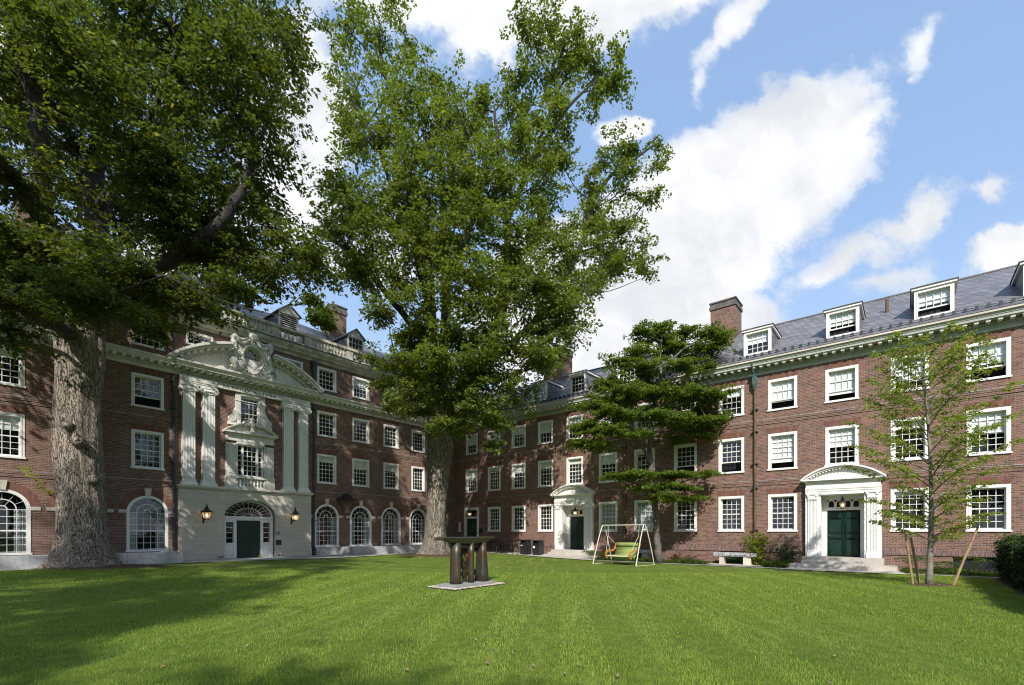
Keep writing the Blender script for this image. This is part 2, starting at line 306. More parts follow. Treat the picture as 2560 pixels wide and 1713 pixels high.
# ------------------------------------------------------------------ mesh helpers
class MB:
    def __init__(s): s.v = []; s.f = []; s.m = []
    def add(s, vs, fs, m=0):
        o = len(s.v); s.v += [tuple(p) for p in vs]; s.f += [tuple(o + i for i in f) for f in fs]; s.m += [m] * len(fs); return s
    def box(s, x0, x1, y0, y1, z0, z1, m=0):
        return s.add([(x0, y0, z0), (x1, y0, z0), (x1, y1, z0), (x0, y1, z0), (x0, y0, z1), (x1, y0, z1), (x1, y1, z1), (x0, y1, z1)],
                     [(0, 3, 2, 1), (4, 5, 6, 7), (0, 1, 5, 4), (1, 2, 6, 5), (2, 3, 7, 6), (3, 0, 4, 7)], m)
    def quad(s, a, b, c, d, m=0): return s.add([a, b, c, d], [(0, 1, 2, 3)], m)
    def prism(s, poly, a0, a1, axis, m=0):
        n = len(poly)
        def P(p, a):
            if axis == 'x': return (a, p[0], p[1])
            if axis == 'y': return (p[0], a, p[1])
            return (p[0], p[1], a)
        vs = [P(p, a0) for p in poly] + [P(p, a1) for p in poly]
        fs = [tuple(range(n - 1, -1, -1)), tuple(range(n, 2 * n))] + [(i, (i + 1) % n, n + (i + 1) % n, n + i) for i in range(n)]
        return s.add(vs, fs, m)
    def band(s, cx, cz, rx0, rz0, rx1, rz1, a0, a1, y0, y1, n=20, m=0):
        # curved bar in the x-z plane between two ellipses, from y0 to y1
        for i in range(n):
            t0 = a0 + (a1 - a0) * i / n; t1 = a0 + (a1 - a0) * (i + 1) / n
            c0, s0, c1, s1 = math.cos(t0), math.sin(t0), math.cos(t1), math.sin(t1)
            q = [(cx + rx0 * c0, cz + rz0 * s0), (cx + rx0 * c1, cz + rz0 * s1), (cx + rx1 * c1, cz + rz1 * s1), (cx + rx1 * c0, cz + rz1 * s0)]
            s.add([(p[0], y0, p[1]) for p in q] + [(p[0], y1, p[1]) for p in q], [(3, 2, 1, 0), (4, 5, 6, 7), (0, 1, 5, 4), (1, 2, 6, 5), (2, 3, 7, 6), (3, 0, 4, 7)], m)
        return s
    def fan(s, cx, cz, rx, rz, a0, a1, y, n=20, m=0):
        vs = [(cx, y, cz)] + [(cx + rx * math.cos(a0 + (a1 - a0) * i / n), y, cz + rz * math.sin(a0 + (a1 - a0) * i / n)) for i in range(n + 1)]
        return s.add(vs, [(0, i + 1, i + 2) for i in range(n)], m)
    def lathe(s, cx, cy, prof, n=10, m=0, axis='z', cz=0):
        vs = []; fs = []
        for r, h in prof:
            for i in range(n):
                a = 2 * pi * i / n; c, q = r * math.cos(a), r * math.sin(a)
                vs.append((cx + c, cy + q, h) if axis == 'z' else ((cx + c, h, cz + q) if axis == 'y' else (h, cy + c, cz + q)))
        for k in range(len(prof) - 1):
            for i in range(n): j = (i + 1) % n; fs.append((k * n + i, k * n + j, (k + 1) * n + j, (k + 1) * n + i))
        fs.append(tuple(range(n - 1, -1, -1))); fs.append(tuple((len(prof) - 1) * n + i for i in range(n)))
        return s.add(vs, fs, m)
    def tube(s, pts, rad, n=6, m=0):
        pts = [Vector(p) for p in pts]
        if not hasattr(rad, '__len__'): rad = [rad] * len(pts)
        vs = []; fs = []; up = Vector((.13, .21, .97))
        for k, p in enumerate(pts):
            d = (pts[min(k + 1, len(pts) - 1)] - pts[max(k - 1, 0)])
            d = d.normalized() if d.length > 1e-9 else Vector((0, 0, 1))
            a = d.cross(up)
            if a.length < .08: a = d.cross(Vector((1, 0, 0)))
            a.normalize(); b = d.cross(a)
            for i in range(n):
                t = 2 * pi * i / n; vs.append(p + a * (math.cos(t) * rad[k]) + b * (math.sin(t) * rad[k]))
        for k in range(len(pts) - 1):
            for i in range(n): j = (i + 1) % n; fs.append((k * n + i, k * n + j, (k + 1) * n + j, (k + 1) * n + i))
        fs.append(tuple(range(n - 1, -1, -1))); fs.append(tuple((len(pts) - 1) * n + i for i in range(n)))
        return s.add(vs, fs, m)
    def build(s, name, mats, parent=None, smooth=False):
        me = bpy.data.meshes.new(name); me.from_pydata([tuple(v) for v in s.v], [], s.f); me.validate(clean_customdata=False)
        if not isinstance(mats, (list, tuple)): mats = [mats]
        for q in mats: me.materials.append(M[q] if isinstance(q, str) else q)
        if len(me.polygons) == len(s.m): me.polygons.foreach_set('material_index', s.m)
        if smooth: me.polygons.foreach_set('use_smooth', [True] * len(me.polygons))
        me.update()
        return link(name, me, parent)
def link(name, me, parent=None):
    o = bpy.data.objects.new(name, me); COL.objects.link(o)
    if parent is not None: o.parent = parent
    return o
def tag(o, label=None, cat=None, group=None, kind=None):
    if label: o['label'] = label
    if cat: o['category'] = cat
    if group: o['group'] = group
    if kind: o['kind'] = kind
    return o
def empty(name, loc, rz=0.0, label=None, cat=None, group=None):
    o = bpy.data.objects.new(name, None); COL.objects.link(o); o.location = loc; o.rotation_euler = (0, 0, rz)
    o.empty_display_size = .2; return tag(o, label, cat, group)
def copy_tree(o, parent=None, first=True):
    c = o.copy(); COL.objects.link(c)
    if parent is not None or not first: c.parent = parent
    for ch in list(o.children): copy_tree(ch, c, False)
    return c
def at(px, py, Y):   # a point at distance Y on the sight line of a photo pixel (used once, to read real positions)
    return Vector(((px - 1280) / F * Y, Y, EYE + (HY - py) / F * Y))
dR = Vector((.7706, -.6373, 0)).normalized(); nR = Vector((-dR.y, dR.x, 0))
CORNER = Vector((-4.4804, 37.7044, 0)); RZ = math.atan2(dR.y, dR.x); LZ = math.atan2(nR.y, nR.x)
def RP(u, d, z=0.0): return CORNER + dR * u - nR * d + Vector((0, 0, z))     # right wing: u along the wall, d out from it
def LP(u, d, z=0.0): return CORNER - nR * u + dR * d + Vector((0, 0, z))     # hall: u leftwards from the corner, d out from it
def gh(x, y):
    u = (x - CORNER.x) * dR.x + (y - CORNER.y) * dR.y
    t = min(1, max(0, (u - 4) / 11)); return .22 * (1 - t * t * (3 - 2 * t))
# ------------------------------------------------------------------ building pieces (local frame: x along wall, y into the building, z up)
def wall_front(mb, x0, x1, z0, z1, rects, arches=(), depth=.32, y=0.0, m=0):
    holes = list(rects) + [(cx - r, cx + r, zb, sp + rise) for cx, r, zb, sp, rise in arches]
    xs = sorted({x0, x1, *[h[0] for h in holes], *[h[1] for h in holes]}); zs = sorted({z0, z1, *[h[2] for h in holes], *[h[3] for h in holes]})
    xs = [a for a in xs if x0 <= a <= x1]; zs = [a for a in zs if z0 <= a <= z1]
    for i in range(len(xs) - 1):
        run = None
        for k in range(len(zs) - 1):
            cx, cz = (xs[i] + xs[i + 1]) / 2, (zs[k] + zs[k + 1]) / 2
            if any(h[0] < cx < h[1] and h[2] < cz < h[3] for h in holes): continue
            mb.quad((xs[i], y, zs[k]), (xs[i + 1], y, zs[k]), (xs[i + 1], y, zs[k + 1]), (xs[i], y, zs[k + 1]), m)
    for a, b, c, d in rects:
        mb.quad((a, y, c), (a, y + depth, c), (a, y + depth, d), (a, y, d), m); mb.quad((b, y, c), (b, y, d), (b, y + depth, d), (b, y + depth, c), m)
        mb.quad((a, y, d), (a, y + depth, d), (b, y + depth, d), (b, y, d), m); mb.quad((a, y, c), (b, y, c), (b, y + depth, c), (a, y + depth, c), m)
    for cx, r, zb, sp, rise in arches:
        n = 20; top = sp + rise
        A = [(cx + r * math.cos(pi * i / n), sp + rise * math.sin(pi * i / n)) for i in range(n + 1)]
        for i in range(n):
            p, q = A[i], A[i + 1]
            mb.quad((p[0], y, p[1]), (q[0], y, q[1]), (q[0], y, top), (p[0], y, top), m)
            mb.quad((p[0], y, p[1]), (p[0], y + depth, p[1]), (q[0], y + depth, q[1]), (q[0], y, q[1]), m)
        mb.quad((cx - r, y, zb), (cx - r, y + depth, zb), (cx - r, y + depth, sp), (cx - r, y, sp), m); mb.quad((cx + r, y, zb), (cx + r, y, sp), (cx + r, y + depth, sp), (cx + r, y + depth, zb), m)
_wcache = {}
def sash_mesh(w, h, cols, rows, rail=None):
    mb = MB(); t = .022
    mb.box(0, w, .10, .135, 0, .055); mb.box(0, w, .10, .135, h - .045, h); mb.box(0, .04, .10, .135, .055, h - .045); mb.box(w - .04, w, .10, .135, .055, h - .045)
    for i in range(1, cols):
        xx = .04 + (w - .08) * i / cols; mb.box(xx - t / 2, xx + t / 2, .108, .13, .055, h - .045)
    for k in range(1, rows):
        zz = .055 + (h - .1) * k / rows; tt = .045 if k == rows // 2 else t
        mb.box(.04, w - .04, .106, .131, zz - tt / 2, zz + tt / 2)
    return mb
def window(parent, x0, x1, z0, z1, cols=4, rows=6, blind=0.0, opening=0.0, casing=.125, curtain=False, trim='white', sill=True, yoff=0.0, lintel=True, backing=.42):
    """one sash window set in the wall: casing with sill > sash, glass, blind, lintel"""
    w, h = x1 - x0, z1 - z0; c = casing
    key = (round(w, 3), round(h, 3), c, trim, sill)
    if key not in _wcache:
        mb = MB()
        mb.box(0, c, -.02, .16, 0, h); mb.box(w - c, w, -.02, .16, 0, h); mb.box(c, w - c, -.02, .16, h - c, h); mb.box(c, w - c, -.02, .16, 0, c * .75)
        mb.box(c * .62, c, -.032, -.02, .06, h - c * .62); mb.box(w - c, w - c * .62, -.032, -.02, .06, h - c * .62); mb.box(c, w - c, -.032, -.02, h - c, h - c * .62)
        if sill: mb.box(-.035, w + .035, -.055, -.02, -.0, .065)
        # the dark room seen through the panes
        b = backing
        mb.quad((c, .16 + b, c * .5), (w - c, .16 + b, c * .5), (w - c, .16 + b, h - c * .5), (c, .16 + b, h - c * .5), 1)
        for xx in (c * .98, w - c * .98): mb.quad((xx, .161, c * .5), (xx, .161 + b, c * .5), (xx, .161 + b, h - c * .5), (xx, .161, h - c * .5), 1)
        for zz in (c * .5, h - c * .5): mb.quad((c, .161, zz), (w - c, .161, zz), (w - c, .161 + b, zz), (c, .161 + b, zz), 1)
        o = mb.build('window', [trim, 'dark'], parent); _wcache[key] = o.data
    else: o = link('window', _wcache[key], parent)
    o.location = (x0, yoff, z0)
    iw, ih = w - 2 * c, h - c * 1.75
    key = ('s', round(iw, 3), round(ih, 3), cols, rows, trim, opening > 0)
    if key not in _wcache:
        if opening > 0:    # lower sash pushed up behind the upper one
            mb = sash_mesh(iw, ih * (1 - .30), cols, max(2, int(rows * .67)))
        else: mb = sash_mesh(iw, ih, cols, rows)
        s = mb.build('sash', trim, o); _wcache[key] = s.data
    else: s = link('sash', _wcache[key], o)
    s.location = (c, 0, c * .75 + (ih * .30 if opening > 0 else 0))
    gz0 = c * .75 + (ih * .30 if opening > 0 else 0)
    key = ('g', round(iw, 3), round(ih, 3), opening > 0)
    if key not in _wcache:
        g = MB().quad((0, .12, gz0), (iw, .12, gz0), (iw, .12, h - c), (0, .12, h - c)).build('glass', 'glass', o); _wcache[key] = g.data
    else: g = link('glass', _wcache[key], o)
    g.location = (c, 0, 0)
    if blind > 0:
        mb = MB(); zt = h - c; zb = zt - ih * blind
        mb.box(c + .01, w - c - .01, .155, .16, zb, zt)
        if not curtain: mb.box(c + .01, w - c - .01, .15, .17, zb - .03, zb)
        mb.build('blind', 'curtain' if curtain else 'blind', o)
    if lintel:
        key = ('l', round(w, 3))
        if key not in _wcache:
            mb = MB(); mb.prism([(-.0, .0), (w, .0), (w + .10, .30), (-.10, .30)], -.006, .05, 'y')
            l = mb.build('brick_lintel', 'lintel', o); _wcache[key] = l.data
        else: l = link('brick_lintel', _wcache[key], o)
        l.location = (0, 0, h + .002)
    return o
def arch_window(parent, cx, r, zb, sp, rise):
    c = .12; mb = MB(); y0, y1 = -.02, .16
    mb.band(cx, sp, r - c, rise - c, r, rise, 0, pi, y0, y1, 24); mb.box(cx - r, cx - r + c, y0, y1, zb, sp); mb.box(cx + r - c, cx + r, y0, y1, zb, sp)
    mb.box(cx - r - .04, cx + r + .04, -.06, -.02, zb, zb + .07); mb.box(cx - r + c, cx + r - c, -.02, y1, zb, zb + .09)
    b = 1.2
    mb.quad((cx - r + c, .16 + b, zb + .05), (cx + r - c, .16 + b, zb + .05), (cx + r - c, .16 + b, sp + rise), (cx - r + c, .16 + b, sp + rise), 1)
    for xx in (cx - r + c * .95, cx + r - c * .95): mb.quad((xx, .165, zb + .05), (xx, .16 + b, zb + .05), (xx, .16 + b, sp + rise), (xx, .165, sp + rise), 1)
    mb.quad((cx - r + c, .165, zb + .05), (cx + r - c, .165, zb + .05), (cx + r - c, .16 + b, zb + .05), (cx - r + c, .16 + b, zb + .05), 1)
    mb.quad((cx - r + c, .165, sp + rise), (cx + r - c, .165, sp + rise), (cx + r - c, .16 + b, sp + rise), (cx - r + c, .16 + b, sp + rise), 1)
    o = mb.build('window', ['white', 'dark'], parent); tag(o, 'tall round-headed white window with fan panes')
    R = r - c; Z = rise - c; s = MB(); t = .010
    for i in range(1, 5):
        xx = cx - R + 2 * R * i / 5; s.box(xx - t, xx + t, .105, .13, zb + .09, sp)
    n = 6
    for k in range(0, n + 1):
        zz = zb + .12 + (sp - zb - .12) * k / n; tt = .03 if k == 3 else t
        s.box(cx - R, cx + R, .103, .132, zz - tt, zz + tt)
    s.band(cx, sp, R * .56, Z * .56, R * .61, Z * .61, 0, pi, .105, .13, 18); s.band(cx, sp, R * .18, Z * .18, R * .23, Z * .23, 0, pi, .105, .13, 10)
    for k in range(1, 6):
        a = pi * k / 6; q0 = .22 if k in (2, 4) else (.58 if k != 3 else .58); c0, s0 = math.cos(a), math.sin(a)
        p0 = Vector((cx + R * q0 * c0, .118, sp + Z * q0 * s0)); p1 = Vector((cx + R * c0, .118, sp + Z * s0)); s.tube([p0, p1], t * .9, 4)
    s.build('sash', 'white', o)
    g = MB(); g.quad((cx - R, .12, zb + .06), (cx + R, .12, zb + .06), (cx + R, .12, sp), (cx - R, .12, sp)); g.fan(cx, sp, R, Z, 0, pi, .12, 20); g.build('glass', 'glass', o)
    k = MB(); wv = .17
    for sg in (-1, 1):
        pts = []
        for i in range(9): pts.append((cx + sg * (R - .005 - .34 * i / 8), .22 + .03 * math.sin(i * 2.4)))
        for i in range(8):
            a, b2 = pts[i], pts[i + 1]; k.quad((a[0], a[1], zb + .1), (b2[0], b2[1], zb + .1), (b2[0], b2[1], sp + .02), (a[0], a[1], sp + .02))
    k.build('curtain', 'curtain', o)
    bl = MB(); bl.band(cx, sp, r + .003, rise + .003, r + .31, rise + .31, 0, pi, -.008, .05, 28); bl.build('brick_arch', 'lintel', o)
    ks = MB(); ks.prism([(cx - .09, sp + rise - .03), (cx + .09, sp + rise - .03), (cx + .14, sp + rise + .34), (cx - .14, sp + rise + .34)], -.07, .04, 'y')
    ks.build('keystone', 'limestone', o)
    for sg in (-1, 1):
        a, b2 = cx + sg * (r + .002), cx + sg * (r + .29); MB().box(min(a, b2), max(a, b2), -.03, .04, sp - .02, sp + .13).build('impost_block', 'limestone', o)
    return o
def chimney(parent, x0, x1, y0, y1, z0, z1, cap=.45):
    mb = MB(); mb.box(x0, x1, y0, y1, z0, z1 - cap); c = mb.build('chimney', 'brick', parent)
    k = MB(); k.box(x0 - .06, x1 + .06, y0 - .06, y1 + .06, z1 - cap, z1 - cap * .55); k.box(x0 - .02, x1 + .02, y0 - .02, y1 + .02, z1 - cap * .55, z1 - .08); k.box(x0 - .07, x1 + .07, y0 - .07, y1 + .07, z1 - .08, z1)
    k.build('chimney_cap', 'chimcap', c)
    f = MB(); f.box(x0 - .025, x1 + .025, y0 - .025, y1 + .025, z0, z0 + (z1 - z0) * .34); f.build('flashing', 'copper', c)
    return c
def eave(mb, x0, x1, z, proj, mats=(0, 1, 2), step=.333, zt=.72, skip=()):
    """classical cornice: frieze, dentils, modillions, corona.  z = underside; zt = total height"""
    g, w, e = mats; s = zt / .72
    mb.box(x0, x1, -.035, .0, z, z + .12 * s, g); mb.box(x0, x1, -.06, 0, z + .12 * s, z + .15 * s, g)
    n = int((x1 - x0) / .085)
    for i in range(n):
        a = x0 + (x1 - x0) * (i + .2) / n; mb.box(a, a + .05, -.105, -.06, z + .16 * s, z + .235 * s, g)
    mb.box(x0, x1, -.06, 0, z + .15 * s, z + .245 * s, g); mb.box(x0, x1, -.13, 0, z + .245 * s, z + .285 * s, g)
    n = int(round((x1 - x0) / step))
    for i in range(n):
        a = x0 + (x1 - x0) * (i + .5) / n; mb.box(a - .065, a + .065, -proj * .76, -.1, z + .30 * s, z + .375 * s, w); mb.box(a - .075, a + .075, -proj * .8, -.1, z + .375 * s, z + .405 * s, w)
    mb.box(x0, x1, -.10, 0, z + .285 * s, z + .405 * s, g)
    mb.prism([(0, z + .405 * s), (-proj * .86, z + .405 * s), (-proj * .86, z + .50 * s), (-proj * .90, z + .51 * s), (-proj * .93, z + .57 * s), (-proj, z + .62 * s), (0, z + .62 * s)], x0, x1, 'x', g)
    mb.box(x0, x1, -proj - .03, 0, z + .622 * s, z + zt, e)
def volute(mb, cx, cz, r, y0, y1, m=0):
    mb.lathe(cx, 0, [(r, y0), (r, y1)], 16, m, 'y', cz)
    mb.band(cx, cz, r * .82, r * .82, r, r, 0, 2 * pi, y0 - .018, y0, 18, m); mb.band(cx, cz, r * .42, r * .42, r * .58, r * .58, 0, 2 * pi, y0 - .018, y0, 14, m); mb.lathe(cx, 0, [(r * .2, y0 - .025), (r * .2, y0)], 8, m, 'y', cz)
def baluster(mb, cx, y, z0, z1, r=.055, m=0):
    h = z1 - z0; mb.lathe(cx, y, [(r, z0), (r, z0 + .08 * h), (r * .5, z0 + .14 * h), (r * 1.0, z0 + .36 * h), (r * .95, z0 + .45 * h), (r * .42, z0 + .72 * h), (r * .45, z0 + .84 * h), (r * .9, z0 + .9 * h), (r * .9, z1)], 8, m)
def fluted(mb, x0, x1, y0, y1, z0, z1, n=7, m=0):
    w = x1 - x0; pts = [(x0, y1), (x0, y0)]; e = .07 * w; fw = (w - 2 * e) / n
    for i in range(n):
        a = x0 + e + fw * i
        pts += [(a + fw * .15, y0), (a + fw * .3, y0 + .028), (a + fw * .7, y0 + .028), (a + fw * .85, y0)]
    pts += [(x1, y0), (x1, y1)]
    mb.prism(pts[::-1], z0, z1, 'z', m)
def panelled_door(parent, x0, x1, z0, z1, y, double=True, label=None):
    mb = MB(); mb.box(x0, x1, y, y + .06, z0, z1); w = x1 - x0; h = z1 - z0
    leaves = [(x0, (x0 + x1) / 2), ((x0 + x1) / 2, x1)] if double else [(x0, x1)]
    for a, b in leaves:
        for q0, q1 in ((.045, .36), (.40, .485), (.52, .80), (.84, .95)):
            p, q = z0 + h * q0, z0 + h * q1; i = .085
            mb.box(a + i, b - i, y - .012, y, p, q); mb.box(a + i + .035, b - i - .035, y - .024, y - .012, p + .035, q - .035)
        mb.box(a + .005, a + .012, y - .006, y, z0, z1)
    d = mb.build('door', 'greendoor', parent)
    if label: tag(d, label)
    k = MB(); xk = (x0 + x1) / 2 - .06 if double else x0 + .08
    if double: xk = x0 + .09
    k.lathe(xk, 0, [(.03, y - .07), (.035, y - .05), (.012, y - .045), (.012, y), (.035, y - .001)], 8, 0, 'y', z0 + .98); k.build('handle', 'copper', d)
    return d

# ================================================================== RIGHT WING (long brick range with dormers)
wing = empty('brick_wing', CORNER, RZ, 'long three storey brick wing on the right with slate roof and two pedimented doorways', 'building')
WX1 = 35.0
KU = [1.20, 3.50, 5.80, 8.12, 10.42, 12.80, 15.15, 17.50, 19.86, 22.20, 24.57, 26.93, 29.29, 31.64]
WW = 1.24
R1 = {k: (1.65, 3.48) for k in (1, 2, 3, 5, 6, 7, 8, 9, 11, 12, 13)}
rects = [(KU[k], KU[k] + WW, *R1[k]) for k in R1] + [(u, u + WW, 4.65, 6.45) for u in KU] + [(u, u + WW, 7.56, 9.10) for u in KU]
DOORS = [11.04, 25.22]
rects += [(c - .86, c + .86, .5, 3.34) for c in DOORS] + [(1.0, 2.6, .60, 3.50), (28.9, 30.3, .06, .62), (19.9, 21.1, .06, .62)]
mb = MB(); wall_front(mb, .001, WX1, -.3, 9.9, rects)
mb.quad((WX1, 0, -.3), (WX1, 10.5, -.3), (WX1, 10.5, 9.9), (WX1, 0, 9.9)); mb.quad((0, 10.5, -.3), (WX1, 10.5, -.3), (WX1, 10.5, 9.9), (0, 10.5, 9.9))
mb.prism([(0, 9.9), (10.5, 9.9), (5.0, 13.5)], WX1 - .02, WX1, 'x')
mb.box(.001, 28.9, .5, .51, -.3, 9.8, 1); mb.box(28.9, WX1 - .1, .9, .91, -.3, 9.8, 1)
# brick belts
def belt(mb, spans, z, h=.25):
    for a, b in spans:
        mb.box(a, b, -.028, 0, z + .02, z + h); mb.box(a, b, -.045, -.028, z + h * .6, z + h)
wing_wall = mb.build('wall', ['brick', 'dark'], wing)
def belts(lst, parent):
    for a, b, z in lst:
        mb = MB(); belt(mb, [(a, b)], z); o = mb.build('belt_course', 'brick', parent); MB().box(a, b, -.055, 0, z + .251, z + .268).build('belt_flashing', 'flash', o)
belts([(.002, WX1, 6.93), (.002, 9.55, 3.93), (12.5, 23.6, 3.93), (26.85, WX1, 3.93)], wing)
for a, b in ((2.7, 9.5), (12.6, 23.7), (26.7, WX1)):
    mb = MB(); mb.box(a, b, -.045, 0, .66, .80); mb.box(a, b, -.025, 0, .80, .95); mb.build('water_table', 'corbel', wing)
mb = MB(); eave(mb, .002, WX1, 9.44, .55, step=.33, zt=.66); mb.build('cornice', ['shaded_cornice', 'cream', 'gutter'], wing)  # bands below the gutter wear the painted shade, modillions the lighter cream
# windows: (blind, open lower sash, curtain)
st3 = {0: (.5, 0), 1: (.4, 0), 2: (.35, 0), 3: (.45, 0), 4: (.3, 0), 5: (.5, 0), 6: (.3, 0), 7: (.2, 0), 8: (.28, 0), 9: (.72, 1), 10: (.78, 1), 11: (.66, 0), 12: (.55, 1), 13: (.6, 0)}
st2 = {0: (.4, 0), 1: (.1, 0), 2: (.3, 0), 3: (.25, 0), 4: (.2, 0), 5: (.3, 0), 6: (.1, 0), 7: (0, 1), 8: (0, 1), 9: (.8, 1), 10: (.48, 0), 11: (.2, 0), 12: (.52, 0), 13: (.5, 0)}
st1 = {1: (0, 0), 2: (0, 0), 3: (0, 0), 5: (.96, 0), 6: (.96, 0), 7: (0, 0), 8: (0, 0), 9: (0, 0), 11: (.1, 0), 12: (0, 0), 13: (.2, 0)}
for k, u in enumerate(KU):
    window(wing, u, u + WW, 7.56, 9.10, 4, 4, *st3[k]); window(wing, u, u + WW, 4.65, 6.45, 4, 6, *st2[k])
    if k in R1: window(wing, u, u + WW, 1.65, 3.48, 4, 6, st1[k][0], 0, curtain=k in (5, 6))
for a, b in ((28.9, 30.3), (19.9, 21.1)):
    mb = MB(); mb.box(a, b, .12, .16, .06, .62); o = mb.build('basement_window', 'dark', wing)
# roof
sl = .645
def rz(y): return 10.07 + sl * (y + .58)
mb = MB(); e = -.60
mb.prism([(e, 10.10), (5.0, rz(5.0)), (11.2, 10.10), (11.2, 9.98), (5.0, rz(5.0) - .14), (e, 9.98 + .125)], 0.0, WX1 + .2, 'x')
mb.box(0, WX1 + .2, 4.9, 5.1, rz(5.0) - .04, rz(5.0) + .03)
mb.build('roof', 'slate', wing)
mb = MB()
for i in range(int(WX1 / .33)):
    a = .2 + i * .33; y0 = -.30; z0 = rz(y0)
    mb.box(a - .05, a + .05, y0 - .05, y0 + .06, z0 - .02, z0 + .19); mb.box(a - .01, a + .01, y0, y0 + .3, z0 + .04, z0 + .2)
mb.tube([(0, -.33, rz(-.3) + .05), (WX1, -.33, rz(-.3) + .05)], .012, 4); mb.tube([(0, -.33, rz(-.3) + .13), (WX1, -.33, rz(-.3) + .13)], .012, 4)
mb.build('snow_guard', 'pipe', wing)
def dormer_r(cx, blind, op, label=None):
    w = .625; z0, z1 = 10.57, 11.90; yf = .2
    mb = MB(); yb = (z1 - 10.07) / sl - .58
    for sg in (-1, 1):
        x_ = cx + sg * w; a, b = (x_ - .04, x_) if sg > 0 else (x_, x_ + .04)
        mb.prism([(yf + .04, rz(yf) - .1), (yf + .04, z1), (yb, z1)], a, b, 'x')
    d = mb.build('dormer', 'slate', wing)
    r = MB(); rz1 = 12.27; yr = .95; ye = yf - .12; xe = w + .13; yb2 = (rz1 - 10.07) / sl - .58
    A = (cx - xe, ye, z1 + .02); B = (cx + xe, ye, z1 + .02); Cc = (cx - xe, yb + .1, z1 + .02); D = (cx + xe, yb + .1, z1 + .02); P = (cx, yr, rz1); Q = (cx, yb2 + .1, rz1)
    r.add([A, B, Cc, D, P, Q], [(0, 1, 4), (0, 4, 5, 2), (1, 3, 5, 4)])
    r.box(cx - xe, cx + xe, ye, yf + .5, z1 - .0, z1 + .018, 0)
    r.build('dormer_roof', 'slate', d)
    t = MB(); t.box(cx - xe + .04, cx + xe - .04, ye + .04, yf, z1 - .10, z1 - .003)
    for sg in (-1, 1): t.box(cx + sg * (w + .045) - .045, cx + sg * (w + .045) + .045, yf, yb - .08, z1 - .12, z1 - .003)
    t.build('dormer_trim', 'white', d)
    wd_ = window(d, cx - w, cx + w, z0, z1 - .10, 4, 4, 0, op, trim='white', yoff=yf, lintel=False, sill=False, backing=.2)
    # sub-sub parts stay within three levels: the window of a dormer is one mesh
    if blind > 0:
        b = MB(); b.box(cx - w + .14, cx + w - .14, yf + .155, yf + .165, z1 - .22 - blind * .9, z1 - .22); b.build('blind', 'blind', d)
    return d
DS = [(5.0, .3, 0), (8.1, .3, 0), (11.12, 0, 0), (14.5, .3, 0), (18.2, .3, 0), (21.66, .55, 0), (25.2, .6, 1), (28.33, .6, 1), (31.5, .5, 0)]
def flatten_dormer(d):
    # keep building > dormer > window: bring the window's own pieces up beside it
    for c in list(d.children):
        for g in list(c.children):
            g.parent = d; g.location = Vector(g.location) + Vector(c.location)
for c, b, o in DS: flatten_dormer(dormer_r(c, b, o))
chimney(wing, 18.12, 19.55, 4.35, 5.75, 13.0, 15.72); chimney(wing, 5.5, 7.2, 4.35, 5.75, 13.0, 15.75)
mb = MB(); mb.lathe(26.75, 2.3, [(.07, rz(2.3) - .1), (.07, rz(2.3) + .62)], 10); mb.build('vent_pipe', 'copper', wing)
def downpipe_r(u, mat='copper'):
    mb = MB(); mb.tube([(u - .06, -.5, 9.95), (u - .03, -.30, 9.6), (u, -.16, 9.40)], .05, 8); mb.lathe(u, -.14, [(.17, 9.42), (.16, 9.0), (.10, 8.86), (.07, 8.75), (.05, 8.70)], 6); mb.box(u - .2, u + .2, -.30, 0, 9.38, 9.44)
    h = mb.build('downpipe_head', 'verdigris', wing)
    mb = MB(); mb.tube([(u, -.10, 8.72), (u, -.10, .15)], .052, 8)
    p = mb.build('downpipe', mat, wing)
    b = MB()
    for z in (7.7, 6.6, 5.0, 3.8, 1.7): b.box(u - .13, u + .13, -.17, 0, z, z + .06)
    b.build('pipe_bracket', 'pipe', p)
downpipe_r(21.62); downpipe_r(14.55, 'copper')
